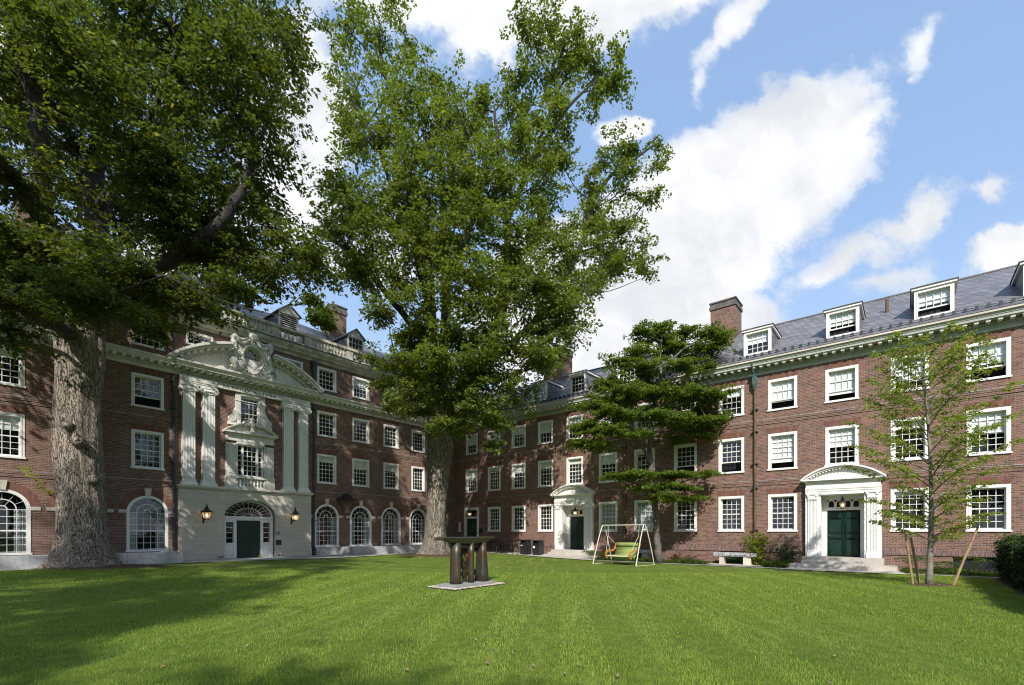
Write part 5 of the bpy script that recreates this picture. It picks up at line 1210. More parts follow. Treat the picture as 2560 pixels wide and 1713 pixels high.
mb = MB(); mb.box(-.12, .12, -.14, 0, -.16, .16); mb.box(-.10, .10, -.16, -.14, -.12, .12); fixed(mb, 'letter_box', 'black', RP, 2.82, 0, 1.75, RZ, 'small black box on the brick just right of the plain narrow door', 'box')
# ================================================================== VEGETATION
RG = np.random.default_rng(11)
def leaf_mesh(name, c, ax, nm, ln, wd, tone, m, parent=None, fold=.18):
    N = len(c); ax = ax / np.linalg.norm(ax, axis=1)[:, None]; sd_ = np.cross(nm, ax); sd_ /= (np.linalg.norm(sd_, axis=1)[:, None] + 1e-9); up = np.cross(ax, sd_)
    L = ln[:, None]; Wd = (ln * wd)[:, None]
    v = np.empty((N, 4, 3), np.float32)
    v[:, 0] = c - ax * L * .5; v[:, 2] = c + ax * L * .5 - up * L * .10
    v[:, 1] = c - ax * L * .05 + sd_ * Wd + up * Wd * fold * 2; v[:, 3] = c - ax * L * .05 - sd_ * Wd + up * Wd * fold * 2
    me = bpy.data.meshes.new(name); me.vertices.add(N * 4); me.vertices.foreach_set('co', v.reshape(-1))
    me.loops.add(N * 4); me.loops.foreach_set('vertex_index', np.arange(N * 4, dtype=np.int32))
    me.polygons.add(N); me.polygons.foreach_set('loop_start', np.arange(0, N * 4, 4, dtype=np.int32))
    try: me.polygons.foreach_set('loop_total', np.full(N, 4, dtype=np.int32))
    except Exception: pass
    at_ = me.attributes.new('tone', 'FLOAT', 'FACE'); at_.data.foreach_set('value', tone.astype(np.float32))
    me.materials.append(M[m]); me.update(calc_edges=True); return link(name, me, parent)
def unit(v): return v / (np.linalg.norm(v, axis=1)[:, None] + 1e-9)
def spray_leaves(cen, outd, size, nper, lsize, droop=.3, flat=.16, tilt=.45, jit=.5):
    """flat leafy sprays: cen (S,3), outd (S,3) growth direction"""
    S = len(cen); o = outd.copy(); o[:, 2] *= .4; o = unit(o + 1e-6); sd_ = unit(np.cross(np.array([0, 0, 1.0])[None], o) + 1e-6); up = np.cross(o, sd_)
    up = unit(up + RG.normal(0, tilt * .4, (S, 3)))
    a = RG.uniform(-1, 1, (S, nper)); b = RG.uniform(-1, 1, (S, nper)) * (1.05 - .55 * np.abs(a)) * .75; h = RG.normal(0, flat, (S, nper))
    sz = (size * RG.uniform(.7, 1.3, S))[:, None]
    p = cen[:, None] + o[:, None] * (a * sz)[..., None] + sd_[:, None] * (b * sz)[..., None] + up[:, None] * (h * sz)[..., None]
    p[..., 2] -= droop * sz * ((a + 1) * .5) ** 2
    ax = o[:, None] * (.6 + 0 * a)[..., None] + sd_[:, None] * (np.sign(b) * .6)[..., None] + RG.normal(0, jit * .7, (S, nper, 3)); ax[..., 2] -= .25
    nm = up[:, None] + RG.normal(0, jit, (S, nper, 3))
    st = RG.uniform(0, 1, (S, 1)); tone = np.clip(st * .55 + RG.uniform(0, 1, (S, nper)) * .45, 0, 1)
    rare = RG.uniform(0, 1, (S, nper)); tone = np.where(rare > .012, np.minimum(tone, .97), 1.0)
    ln = lsize * RG.uniform(.45, 1.45, (S, nper))
    f = lambda q: q.reshape(-1, 3)
    return f(p), f(ax), f(nm), ln.reshape(-1), tone.reshape(-1)
def catl(parts): return [np.concatenate([p[i] for p in parts]) for i in range(5)]
def trunk_mesh(name, base, path, m, flare=.55, lobes=7, seed=1, parent=None, n=72, rings=90, rough=.05, roots=None):
    """path: list of (x,y,z,r) relative to base; fluted, buttressed"""
    P = np.array(path, float); t = np.linspace(0, 1, rings); z0, z1 = P[0, 2], P[-1, 2]
    # denser rings low down
    zz = z0 + (z1 - z0) * t ** 1.25; vs = []; fs = []
    for k, z_ in enumerate(zz):
        X = np.interp(z_, P[:, 2], P[:, 0]); Y = np.interp(z_, P[:, 2], P[:, 1]); R_ = np.interp(z_, P[:, 2], P[:, 3]); hgt = z_ - z0
        for i in range(n):
            a = 2 * pi * i / n; d = (math.cos(a), math.sin(a))
            fl = 1 + flare * math.exp(-hgt / .55) * (.75 + .45 * math.cos(lobes * a + seed) * math.cos(2 * a + 1.3 * seed)) + .10 * math.exp(-hgt / 2.5)
            nz = noise.noise(Vector((d[0] * 1.6 + seed, d[1] * 1.6, z_ * .28))) * .16 + noise.noise(Vector((d[0] * 5 + seed, d[1] * 5, z_ * .6))) * rough + noise.noise(Vector((d[0] * 14, d[1] * 14 + seed, z_ * 1.4))) * rough * .45
            r = R_ * fl * (1 + nz); vs.append((X + r * d[0], Y + r * d[1], z_))
    for k in range(rings - 1):
        for i in range(n): j = (i + 1) % n; fs.append((k * n + i, k * n + j, (k + 1) * n + j, (k + 1) * n + i))
    me = bpy.data.meshes.new(name); me.from_pydata(vs, [], fs); me.materials.append(M[m]); me.polygons.foreach_set('use_smooth', [True] * len(fs)); me.update(); return link(name, me, parent)
def smooth_path(pts, k=6):
    """Catmull-Rom through (x,y,z,r)"""
    P = [np.array(p, float) for p in pts]; P = [2 * P[0] - P[1]] + P + [2 * P[-1] - P[-2]]; out = []
    for i in range(1, len(P) - 2):
        for j in range(k):
            t = j / k; a, b, c, d = P[i - 1:i + 3]; out.append(.5 * ((2 * b) + (-a + c) * t + (2 * a - 5 * b + 4 * c - d) * t * t + (-a + 3 * b - 3 * c + d) * t ** 3))
    out.append(P[-2]); return out
def make_tree(root, base, limbs, clusters, bark_m, leaf_m, limb_m, lsize, spray, nper, lump=10, twig=.012, seed=3, droop=.3, wd=.36, flat=.16, br0=.09, lname='crown', tilt=.45, spread=.34, zflat=.75, up_bias=0.0, low=1.1):
    base = Vector(base); rg = np.random.default_rng(seed); nodes = []; mb = MB()
    for lb in limbs:
        pts = smooth_path([(p[0].x - base.x, p[0].y - base.y, p[0].z - base.z, p[1]) for p in lb])
        wob = rg.normal(0, 1, (len(pts), 3)) * .05
        q = [Vector(p[:3]) + Vector(w) * min(1, p[3] * 4) for p, w in zip(pts, wob)]; mb.tube(q, [p[3] for p in pts], 10)
        nodes += [(v, p[3]) for v, p in zip(q, pts)]
    NV = np.array([tuple(n[0]) for n in nodes]); NR = np.array([n[1] for n in nodes]); tw = MB(); cens = []; outs = []
    for (c, r, n) in clusters:
        c = np.array(c - base); r = np.array(r, float)
        tgt = c - np.array([0, 0, r[2] * .35]); hd_ = np.linalg.norm((NV - tgt)[:, :2], axis=1); d = np.linalg.norm(NV - tgt, axis=1) + low * np.maximum(0, NV[:, 2] - (tgt[2] - .75 * hd_)); k = int(np.argmin(d)); d = np.linalg.norm(NV - tgt, axis=1); o = NV[k]; ro = min(NR[k] * .7, br0, .009 * n ** .5 + .008)
        mid = (o + c) / 2 + np.array([0, 0, -.04 * d[k]]) + rg.normal(0, .05 * d[k], 3)
        br = smooth_path([(*o, ro), (*mid, ro * .75), (*(c - .15 * r * np.array([0, 0, 1])), ro * .45)], 5); tw.tube([Vector(p[:3]) for p in br], [max(p[3], .012) for p in br], 5)
        bv = np.array([p[:3] for p in br])
        nl = max(1, int(round(n / lump)))
        dirs = rg.normal(0, 1, (nl, 3)); dirs /= np.linalg.norm(dirs, axis=1)[:, None]; rad = rg.uniform(.25, 1, nl) ** .5; lc = c + dirs * rad[:, None] * r * .82
        for l in lc:
            kk = int(np.argmin(np.linalg.norm(bv - l, axis=1))); s = bv[kk]; m_ = (s + l) / 2 + rg.normal(0, .08, 3) + np.array([0, 0, -.05]); e = l
            bb = smooth_path([(*s, twig * 2.6), (*m_, twig * 2), (*e, twig * 1.2)], 3); tw.tube([Vector(p[:3]) for p in bb], [p[3] for p in bb], 4)
            kn = max(2, int(rg.poisson(lump))); q = l + rg.normal(0, 1, (kn, 3)) * r * spread * np.array([1, 1, zflat]); cens.append(q)
            od = (q - l) * 1.0 + (l - c) * .6 + (c - np.array([c[0] * 0, c[1] * 0, c[2]])) * .0; od[:, 2] += up_bias; outs.append(od)
            for qq in q[::2]: tw.tube([Vector(l), Vector((l + qq) / 2 + rg.normal(0, .05, 3)), Vector(qq)], [twig, twig * .8, twig * .5], 3)
    lb_ = mb.build('limb', limb_m, root, smooth=True) if mb.v else None
    tb = tw.build('twigs', limb_m, root)
    cen = np.concatenate(cens); out = np.concatenate(outs)
    p, ax, nm, ln, tone = spray_leaves(cen, out, spray, nper, lsize, droop, flat, tilt)
    leaf_mesh(lname, p, ax, nm, ln, wd, tone, leaf_m, root); return len(p)
def PC(Y, lst, dens=1.0, yd=None):
    """clusters read off the photo: (px, py, dY, rx_px, rz_px, depth_m, n)"""
    out = []
    for px, py, dy, rx, rz_, dep, n in lst: y = Y + dy; out.append((at(px, py, y), (rx * y / F, dep, rz_ * y / F), n * dens))
    return out
def LM(Y, pts):  # limb from pixels: (px, py, dY, radius)
    return [(at(px, py, Y + dy), r) for px, py, dy, r in pts]

# ---------------- tree 1: the great trunk at the left
B1 = Vector((-17.45, 19.45, .17))
t1 = empty('large_tree', B1, 0, 'huge tree with massive furrowed trunk at the left, its dark canopy filling the top left', 'tree', 'big courtyard trees')
trunk_mesh('trunk', B1, [(0, 0, -.15, .98), (0, 0, .6, .84), (-.02, 0, 1.6, .76), (-.14, 0, 3.2, .735), (-.22, 0, 5.0, .72), (-.20, 0, 6.8, .73), (-.05, 0, 8.2, .78), (-.10, 0, 9.6, .80), (0, 0, 11.2, .62)], 'bark1', .62, 7, 2.3, t1, rings=130, n=96)
for (a, z_, r_) in ((-1.02, 5.0, .16), (-.35, 3.55, .15), (-1.5, 5.6, .14), (-2.1, 4.4, .10)):
    mb = MB(); d = Vector((math.cos(a), math.sin(a), 0)); mb.tube([d * .62 + Vector((0, 0, z_)), d * .80 + Vector((0, 0, z_ + .03)), d * .90 + Vector((0, 0, z_ + .05))], [r_ * 1.5, r_ * 1.05, r_ * .8], 10); mb.build('branch_stub', 'bark1', t1, smooth=True)
limbs1 = [LM(19.4, [(215, 830, 0, .55), (235, 700, .2, .48), (240, 560, .5, .40), (235, 430, .8, .32), (260, 250, 1.2, .24), (280, 60, 1.6, .18), (300, -160, 2, .10)]),
          LM(19.4, [(190, 860, 0, .50), (130, 700, -.5, .36), (110, 540, -1, .30), (100, 330, -1.6, .26), (50, 130, -2.3, .22), (0, -60, -3, .16), (-50, -300, -3.4, .08)]),
          LM(19.4, [(235, 800, 0, .38), (330, 720, -.8, .30), (420, 650, -1.5, .27), (540, 570, -2.0, .20), (605, 470, -2.0, .15), (640, 380, -1.4, .09), (670, 300, -.8, .04)]),
          LM(19.4, [(420, 650, -1.5, .14), (520, 650, -1.2, .09), (620, 650, -1.0, .06), (700, 670, -1.0, .03)]),
          LM(19.4, [(200, 840, 0, .34), (150, 820, -1.5, .24), (60, 770, -3.5, .18), (-60, 700, -5.2, .12), (-200, 640, -6, .06)]),
          LM(19.4, [(120, 620, -.9, .26), (60, 480, -2.4, .2), (0, 400, -4.2, .16), (-120, 300, -5, .1)]),
          LM(19.4, [(240, 560, .5, .2), (330, 420, 2.2, .16), (430, 260, 3.6, .12), (520, 60, 4.6, .08)]),
          LM(19.4, [(235, 700, .2, .22), (300, 700, -2.4, .16), (360, 690, -3.6, .08), (410, 690, -4.4, .04)]),
          LM(19.4, [(250, 520, .5, .2), (320, 400, -1.4, .13), (390, 260, -2.2, .08), (440, 120, -2.6, .04)])]
cl1 = [(60, 70, -2, 150, 150, 2.6, 90), (230, 40, 1, 150, 150, 3, 85), (420, 40, -2, 150, 140, 2.8, 90), (590, 60, 2, 140, 140, 3, 85), (690, 60, 0, 62, 110, 2.2, 40),
       (90, 270, 1, 150, 130, 3, 70), (260, 250, -4, 140, 120, 2.4, 70), (430, 230, 2, 150, 120, 3, 85), (590, 250, -2, 130, 120, 2.6, 75), (685, 225, 0, 56, 80, 2.0, 26),
       (50, 430, -3, 110, 90, 2.4, 46), (200, 420, 2, 120, 110, 3, 60), (380, 400, -3, 140, 110, 2.6, 75), (540, 420, 1, 130, 110, 3, 70), (645, 395, -1, 70, 90, 2.2, 38),
       (300, 540, 3, 130, 90, 3, 60), (430, 540, -2, 120, 80, 2.6, 60), (600, 560, 1, 110, 90, 2.8, 55), (675, 560, -1, 66, 66, 2.2, 28), (60, 590, -4, 110, 60, 2.4, 34),
       (120, 680, -4, 120, 44, 2.2, 38), (330, 685, -3, 120, 44, 2.4, 42), (230, 750, -5, 100, 26, 1.8, 28), (420, 730, -3, 110, 36, 2.4, 44), (70, 765, -4, 80, 30, 2, 24), (560, 665, 0, 110, 46, 2.6, 42), (690, 680, -1, 80, 60, 2.4, 34),
       (770, 650, -1, 60, 44, 1.8, 18), (770, 735, -2, 40, 24, 1.2, 10), (630, 735, -2, 50, 18, 1.6, 11), (490, 775, -3, 60, 18, 1.6, 14), (340, 775, -2, 80, 24, 2.0, 18), (400, 835, -1, 36, 12, 1.2, 7), (25, 835, -4, 60, 24, 1.8, 14), (110, 720, 2, 90, 60, 2.4, 30), (790, 800, -3, 16, 22, .8, 3), (790, 640, -.5, 50, 40, 1.6, 14), (745, 600, 0, 50, 50, 1.8, 16),
       (-150, 200, -3, 200, 260, 4, 90), (-180, 560, -3, 160, 200, 4, 60), (200, -200, 0, 240, 120, 5, 80), (520, -160, 0, 180, 90, 4, 50)]
n1_ = make_tree(t1, B1, limbs1, PC(19.4, [c if c[0] < 480 else c[:6] + (c[6] * (.86 if c[0] < 640 else .66),) for c in cl1], 1.85), 'bark1', 'leaf1', 'barkdark', .158, .50, 50, lump=9, droop=.35, wd=.30, seed=4, spread=.32)
# the tuft of young leaves low on the trunk
q = np.array([[-.75 - .13 * i, -.55 - .02 * i, 3.0 + .12 * i + (.12 if i > 4 else 0)] for i in range(8)]) + RG.normal(0, .03, (8, 3)); p, ax, nm, ln, tone = spray_leaves(q, np.tile([-1, -.1, .3], (8, 1)), .16, 34, .085, .2)
leaf_mesh('trunk_shoot', p, ax, nm, ln, .34, np.clip(tone + .2, 0, .97), 'leaf4', t1)
# ---------------- tree 2: the tall tree by the corner
B2 = Vector((-4.76, 29.7, .21))
t2 = empty('large_tree', B2, 0, 'very tall tree with pale straight trunk in front of the corner where both buildings meet', 'tree', 'big courtyard trees')
trunk_mesh('trunk', B2, [(0, 0, -.15, .78), (0, 0, .6, .66), (.02, 0, 1.6, .60), (.12, 0, 3.6, .60), (.22, 0, 5.6, .68), (.30, 0, 6.8, .78), (.1, 0, 8.0, .66), (0, 0, 9.2, .50)], 'bark2', .50, 6, 5.1, t2, rings=100, n=80)
limbs2 = [LM(29.7, [(1090, 1080, 0, .50), (1082, 960, 0, .46), (1078, 820, .3, .38), (1072, 700, .5, .34), (1055, 560, .8, .26), (1010, 380, 1.2, .18), (960, 180, 1.6, .10), (930, 30, 2, .05)]),
          LM(29.7, [(1100, 1060, 0, .42), (1108, 900, .4, .34), (1115, 740, .8, .30), (1112, 560, 1.0, .24), (1100, 400, 1.2, .16), (1090, 260, 1.3, .08)]),
          LM(29.7, [(1110, 1080, 0, .48), (1165, 980, -.4, .38), (1215, 880, -.6, .32), (1255, 760, -.8, .26), (1268, 600, -.8, .22), (1250, 420, -.8, .16), (1235, 280, -.8, .08)]),
          LM(29.7, [(1262, 560, -.8, .17), (1340, 390, -.4, .14), (1420, 270, 0, .10), (1490, 200, .3, .05)]), LM(29.7, [(1300, 480, -.6, .12), (1400, 220, .6, .09), (1440, 150, .8, .05), (1455, 60, .9, .03)]),
          LM(29.7, [(1200, 920, -.5, .24), (1300, 840, -.4, .20), (1400, 720, 0, .17), (1460, 590, .3, .14), (1500, 470, .5, .11), (1570, 410, .6, .08), (1640, 360, .8, .05)]),
          LM(29.7, [(1078, 880, .1, .26), (1010, 790, -.6, .2), (940, 700, -1, .16), (860, 620, -1.4, .12), (800, 580, -1.6, .05)]), LM(29.7, [(1070, 680, .4, .18), (1000, 540, -.4, .13), (950, 380, -.8, .10), (880, 250, -1, .06)]),
          LM(29.7, [(1110, 1050, -.3, .24), (1150, 960, -2.5, .16), (1200, 900, -4.2, .10), (1280, 860, -5.4, .05)]), LM(29.7, [(1085, 1000, 0, .22), (1040, 940, -2, .14), (990, 900, -3.5, .08)]),
          LM(29.7, [(1115, 700, .8, .18), (1180, 560, -2.4, .14), (1210, 400, -4.0, .08)]), LM(29.7, [(1078, 800, .2, .18), (1040, 640, -3, .14), (1020, 480, -4.6, .08)])]
cl2 = [(880, 75, 0, 50, 80, 2.2, 30), (950, 50, 1, 80, 70, 2.6, 38), (1020, 95, 0, 50, 60, 2.2, 24), (1085, 190, 0, 36, 44, 1.8, 14), (900, 190, 0, 80, 70, 2.4, 34), (1000, 210, -1, 90, 80, 2.6, 44), (885, 330, 0, 40, 80, 2.0, 22), (920, 330, -1, 90, 80, 2.6, 44),
       (1060, 320, -2, 100, 80, 3, 58), (1190, 260, 0, 36, 30, 1.8, 12), (1170, 330, -1, 90, 80, 3, 50), (1290, 230, 0, 46, 80, 2.2, 28), (1330, 130, 0, 60, 60, 2, 24), (1370, 80, .5, 50, 40, 1.8, 16), (1450, 90, .6, 26, 50, 1.4, 10), (1430, 160, .6, 50, 40, 1.6, 13), (1400, 170, .6, 60, 70, 1.8, 17), (1510, 160, .3, 60, 36, 1.8, 20), (1550, 170, .3, 30, 32, 1.4, 8),
       (1500, 230, 0, 60, 34, 1.8, 16), (1415, 280, 0, 44, 38, 1.8, 15), (1370, 330, 0, 60, 40, 2, 18), (1300, 360, -1, 80, 70, 2.6, 38), (872, 490, -1, 40, 80, 2.0, 24), (900, 480, -2, 80, 80, 2.6, 42), (1000, 470, -3, 90, 90, 2.8, 56), (1110, 470, -3, 100, 90, 2.8, 62), (1220, 480, -3, 90, 90, 2.8, 56), (1330, 460, -1, 80, 60, 2.4, 34), (1400, 400, -.5, 40, 30, 1.6, 9),
       (862, 600, -1.5, 60, 50, 2.2, 30), (930, 600, -2.5, 90, 80, 2.8, 52), (1040, 610, -4, 90, 80, 2.6, 52), (1160, 600, -4, 100, 80, 2.8, 60), (1280, 610, -3, 90, 80, 2.8, 52), (1380, 570, -1, 70, 60, 2.2, 30), (1420, 640, -1, 70, 60, 2.4, 34),
       (900, 690, -1.5, 70, 36, 2, 26), (980, 720, -2.5, 60, 50, 2.2, 30), (1040, 780, -4, 50, 50, 2, 20), (1180, 720, -5, 100, 60, 2.6, 50), (1300, 730, -4, 100, 70, 2.6, 56), (1420, 740, -2, 90, 60, 2.4, 48), (1500, 700, -1, 50, 60, 2, 18), (1380, 820, -3, 100, 44, 2.4, 44), (1405, 800, -2, 44, 36, 2, 15),
       (1260, 840, -5, 90, 50, 2.4, 44), (1140, 830, -5, 70, 40, 2.2, 26), (1010, 850, -3, 50, 40, 2, 20), (970, 780, -2.5, 40, 34, 1.6, 12), (1080, 910, -5, 90, 40, 2.4, 36), (990, 930, -4, 60, 36, 2, 26), (1200, 930, -5, 100, 44, 2.4, 46), (1310, 920, -4, 80, 46, 2.4, 36), (1365, 885, -3, 40, 26, 1.8, 11), (1050, 1000, -4, 80, 34, 2, 28), (1180, 1010, -4, 90, 34, 2.2, 36), (1300, 990, -3, 60, 34, 2, 20),
       (1130, 1070, -4.5, 60, 16, 1.4, 13), (1215, 1060, -4, 46, 26, 1.4, 10), (1060, 1040, -2, 50, 20, 1.6, 11), (980, 990, -3, 36, 24, 1.6, 9), (1225, 1120, -4, 20, 34, .8, 3),
       (1470, 440, .5, 50, 40, 1.6, 11), (1530, 400, .6, 50, 36, 1.6, 12), (1600, 370, .7, 50, 34, 1.6, 11), (1650, 360, .8, 36, 30, 1.4, 7), (1560, 460, .5, 60, 40, 1.8, 14), (1620, 430, .6, 40, 34, 1.5, 7), (1510, 530, .4, 50, 40, 1.8, 11), (1590, 530, .4, 54, 44, 1.8, 13), (1480, 520, .2, 46, 40, 1.6, 10), (1450, 560, 0, 50, 50, 1.8, 14), (1540, 460, .2, 60, 50, 1.8, 12), (1570, 570, .5, 60, 50, 1.8, 12), (1590, 640, .2, 60, 46, 1.8, 12), (1520, 660, .2, 50, 40, 1.8, 12), (1540, 610, .3, 60, 44, 2, 14), (1620, 600, .3, 36, 40, 1.6, 7), (1560, 680, 0, 60, 40, 2, 14), (1610, 690, 0, 36, 30, 1.5, 6), (1490, 610, 0, 40, 50, 1.8, 10), (1660, 410, .7, 24, 24, 1.2, 3)]
n2_ = make_tree(t2, B2, limbs2, PC(29.7, [c if (870 < c[0] < 1470 and (c[1] > 230 or c[0] > 1120)) else c[:6] + (c[6] * (.62 if (c[0] < 900 or (c[1] < 260 and c[0] < 1120)) else .78),) for c in cl2], 1.7), 'bark2', 'leaf2', 'barkdark', .172, .60, 54, lump=8, droop=.3, wd=.33, seed=9, spread=.31, br0=.10)
# ---------------- horizontally tiered maple by the wing
B3 = Vector((7.62, 24.95, .02))
t3 = empty('maple_tree', B3, 0, 'small maple with flat tiers of foliage and slim grey trunk behind the garden swing', 'tree')
limbs3 = [LM(24.95, [(1646, 1402, 0, .20), (1642, 1330, 0, .165), (1634, 1240, 0, .15), (1624, 1150, 0, .14), (1628, 1080, .1, .12), (1640, 980, .1, .09), (1650, 900, 0, .06), (1655, 830, 0, .03)]),
          LM(24.95, [(1625, 1160, 0, .10), (1600, 1110, -.4, .08), (1560, 1080, -.8, .06), (1500, 1060, -1.1, .03)]), LM(24.95, [(1628, 1090, 0, .09), (1680, 1030, -.5, .07), (1740, 990, -.8, .05), (1790, 970, -1, .02)]),
          LM(24.95, [(1632, 1230, 0, .07), (1670, 1215, -.4, .05), (1740, 1195, -.6, .03)]), LM(24.95, [(1632, 1230, 0, .06), (1590, 1210, -.4, .04), (1540, 1195, -.6, .02)]), LM(24.95, [(1640, 960, 0, .07), (1700, 880, -.3, .05), (1780, 840, -.4, .02)]), LM(24.95, [(1636, 1000, 0, .07), (1580, 960, .4, .05), (1520, 950, .8, .02)]),
          LM(24.95, [(1628, 1100, 0, .06), (1620, 1060, -1.4, .05), (1600, 1030, -2.2, .03)]), LM(24.95, [(1628, 1100, 0, .06), (1700, 1090, 1.2, .04), (1760, 1060, 1.6, .02)])]
cl3 = [(1630, 955, .6, 50, 16, 1.0, 12), (1560, 1010, .5, 60, 14, 1.0, 12), (1660, 1015, .4, 60, 16, 1.0, 14), (1750, 1015, .5, 40, 14, 1.0, 9), (1650, 850, .5, 50, 16, .8, 11), (1590, 830, 0, 26, 18, .7, 18), (1650, 822, .2, 30, 14, .7, 18), (1715, 835, .3, 36, 16, .8, 22), (1775, 835, 0, 36, 13, .8, 22), (1805, 850, -.2, 26, 12, .7, 15), (1600, 870, -.4, 34, 14, .9, 22), (1680, 870, .4, 40, 16, .9, 26), (1770, 875, 0, 30, 14, .7, 17),
       (1560, 905, .3, 40, 13, .9, 24), (1620, 915, -.5, 44, 16, 1.0, 32), (1700, 915, -.2, 40, 12, .9, 26), (1760, 925, .3, 30, 9, .8, 14), (1520, 955, 0, 44, 13, 1.0, 24),
       (1560, 985, -.9, 48, 17, 1.1, 38), (1640, 980, -.9, 46, 15, 1.0, 34), (1720, 985, -.8, 44, 15, 1.0, 34), (1785, 985, -.6, 36, 14, .9, 25), (1495, 1010, -.5, 40, 15, 1.0, 26), (1540, 1035, -1.2, 46, 15, 1.0, 34), (1620, 1040, -1.4, 46, 15, 1.0, 32), (1700, 1050, -1.0, 46, 15, 1.0, 34), (1770, 1050, -.8, 36, 13, .9, 24), (1800, 1045, -.4, 30, 12, .8, 16),
       (1460, 1065, -.5, 34, 14, .8, 22), (1510, 1075, -1.2, 40, 16, .9, 28), (1590, 1085, -1.4, 36, 10, .8, 15), (1445, 1110, -.4, 24, 14, .7, 13), (1500, 1110, -.9, 30, 16, .8, 16), (1740, 1085, 0, 44, 9, .8, 18), (1680, 1100, .6, 34, 8, .8, 9),
       (1560, 1190, -.6, 40, 7, .8, 17), (1610, 1185, -1.0, 40, 9, .9, 22), (1680, 1185, -.9, 50, 8, .9, 28), (1745, 1185, -.6, 40, 7, .8, 16), (1780, 1182, -.4, 16, 4, .5, 4), (1620, 1215, -1.0, 40, 9, .9, 20), (1690, 1215, -1.1, 40, 9, .9, 22), (1650, 1240, -1.1, 36, 11, .8, 20), (1700, 1250, -.9, 36, 9, .7, 15), (1740, 1245, -.7, 24, 6, .6, 7)]
n3_ = make_tree(t3, B3, limbs3, PC(24.95, cl3, 2.2), 'barkthin', 'leaf3', 'barkmid', .110, .33, 46, lump=6, twig=.006, droop=.28, wd=.36, seed=21, spread=.38, zflat=.65, flat=.13, br0=.03, tilt=.35, low=.15)
# ---------------- young staked tree on the right
B4 = Vector((12.80, 14.67, 0))
t4 = empty('young_tree', B4, 0, 'slender young tree with airy light green leaves between leaning wooden stakes', 'tree')
rg = np.random.default_rng(31); mb = MB(); tw = MB(); Hh = 7.35
def tx(z): return .10 * math.sin(z * .7) + .02 * z * -.3
tp_ = [(tx(z), .03 * math.sin(z), z) for z in np.linspace(-.05, Hh, 22)]; mb.tube(tp_, list(np.interp(np.linspace(0, 1, 22), [0, .12, .35, .7, 1], [.105, .075, .058, .032, .009])), 10); mb.build('trunk', 'barkthin', t4, smooth=True)
cen = []; outd = []; nb = 60
for i in range(nb):
    z0 = 1.25 + (Hh - 1.55) * (i / nb) ** .95; a = i * 2.4 + rg.uniform(-.4, .4); L_ = (1.72 * (1 - ((z0 - 2.6) / 5.6) ** 2 if z0 > 2.6 else 1 - .25 * (2.6 - z0)) + .15) * rg.uniform(.75, 1.12); rise = .34 + .75 * (z0 / Hh) + rg.uniform(-.1, .15)
    d = np.array([math.cos(a), math.sin(a), 0]); pts = []
    for k in range(9):
        t = k / 8; pts.append(np.array([tx(z0), 0, z0]) + d * L_ * t + np.array([0, 0, L_ * (rise * t - .22 * t * t * (1.3 - rise))]) + rg.normal(0, .025, 3) * t)
    r0 = .028 * (1 - z0 / Hh * .6); tw.tube([Vector(p) for p in pts], list(np.linspace(r0, .004, 9)), 5)
    for k in range(2, 9):
        for s_ in (-1, 1):
            if rg.uniform() < .12: continue
            t = k / 8; sl_ = .40 * (1.15 - .5 * t) * rg.uniform(.5, 1.1); sdv = np.array([-d[1], d[0], 0]) * s_; e = pts[k] + (d * .8 + sdv * .9) * sl_ + np.array([0, 0, sl_ * .12])
            tw.tube([Vector(pts[k]), Vector(e)], [.005, .003], 3)
            for m_ in (.35, .7, 1.0): cen.append(pts[k] * (1 - m_) + e * m_); outd.append(e - pts[k])
    cen.append(pts[-1]); outd.append(d)
tw.build('branches', 'barkthin', t4)
p, ax, nm, ln, tone = spray_leaves(np.array(cen), np.array(outd), .13, 10, .074, .1, .24, .5, .5); leaf_mesh('crown', p, ax, nm, ln, .30, tone, 'leaf4', t4)
for i, (x0, y0, x1, y1, z1, lab) in enumerate(((12.42, 14.80, 12.33, 15.0, 1.72, 'leftmost leaning wooden stake beside the young tree'), (12.95, 15.19, 12.93, 15.5, 1.46, 'wooden stake just left of the young trunk, second of the three'), (13.36, 14.50, 14.30, 14.68, 1.76, 'wooden stake leaning away to the right of the young trunk'))):
    mb = MB(); mb.tube([(x0, y0, -.05), ((x0 + x1) / 2, (y0 + y1) / 2, z1 * .5), (x1, y1, z1)], [.036, .034, .032], 8); o = mb.build('tree_stake', 'stake', None); tag(o, lab, 'stake', 'stakes of the young tree')
# mulch rings
def ring_sheet(name, cx, cy, rx, ry, rot, off, label):
    vs = [(cx, cy, gh(cx, cy) + off + .05)]; fs = []; n = 48
    for k, f in enumerate((.5, .85, 1.0)):
        for i in range(n):
            a = 2 * pi * i / n; j = 1 + .07 * math.sin(5 * a + cx) + .05 * math.sin(11 * a); x_, y_ = rx * f * j * math.cos(a), ry * f * j * math.sin(a); X = cx + x_ * math.cos(rot) - y_ * math.sin(rot); Y = cy + x_ * math.sin(rot) + y_ * math.cos(rot); vs.append((X, Y, gh(X, Y) + off * (1 if k < 2 else -.2) + (.03 if k == 0 else 0)))
    for i in range(n): fs.append((0, 1 + i, 1 + (i + 1) % n))
    for k in range(2):
        for i in range(n): j = (i + 1) % n; fs.append((1 + k * n + i, 1 + (k + 1) * n + i, 1 + (k + 1) * n + j, 1 + k * n + j))
    me = bpy.data.meshes.new(name); me.from_pydata(vs, [], fs); me.materials.append(M['mulch']); me.update(); tag(link(name, me), label, 'mulch', kind='stuff')
ring_sheet('mulch', -16.9, 19.3, 2.9, 1.5, 0, .03, 'brown mulch around the massive left trunk'); ring_sheet('mulch', -4.9, 29.4, 2.0, 1.6, .0, .03, 'brown mulch around the tall pale trunk'); ring_sheet('mulch', 12.95, 14.75, .75, .45, .0, .022, 'small mulch patch around the young staked tree')
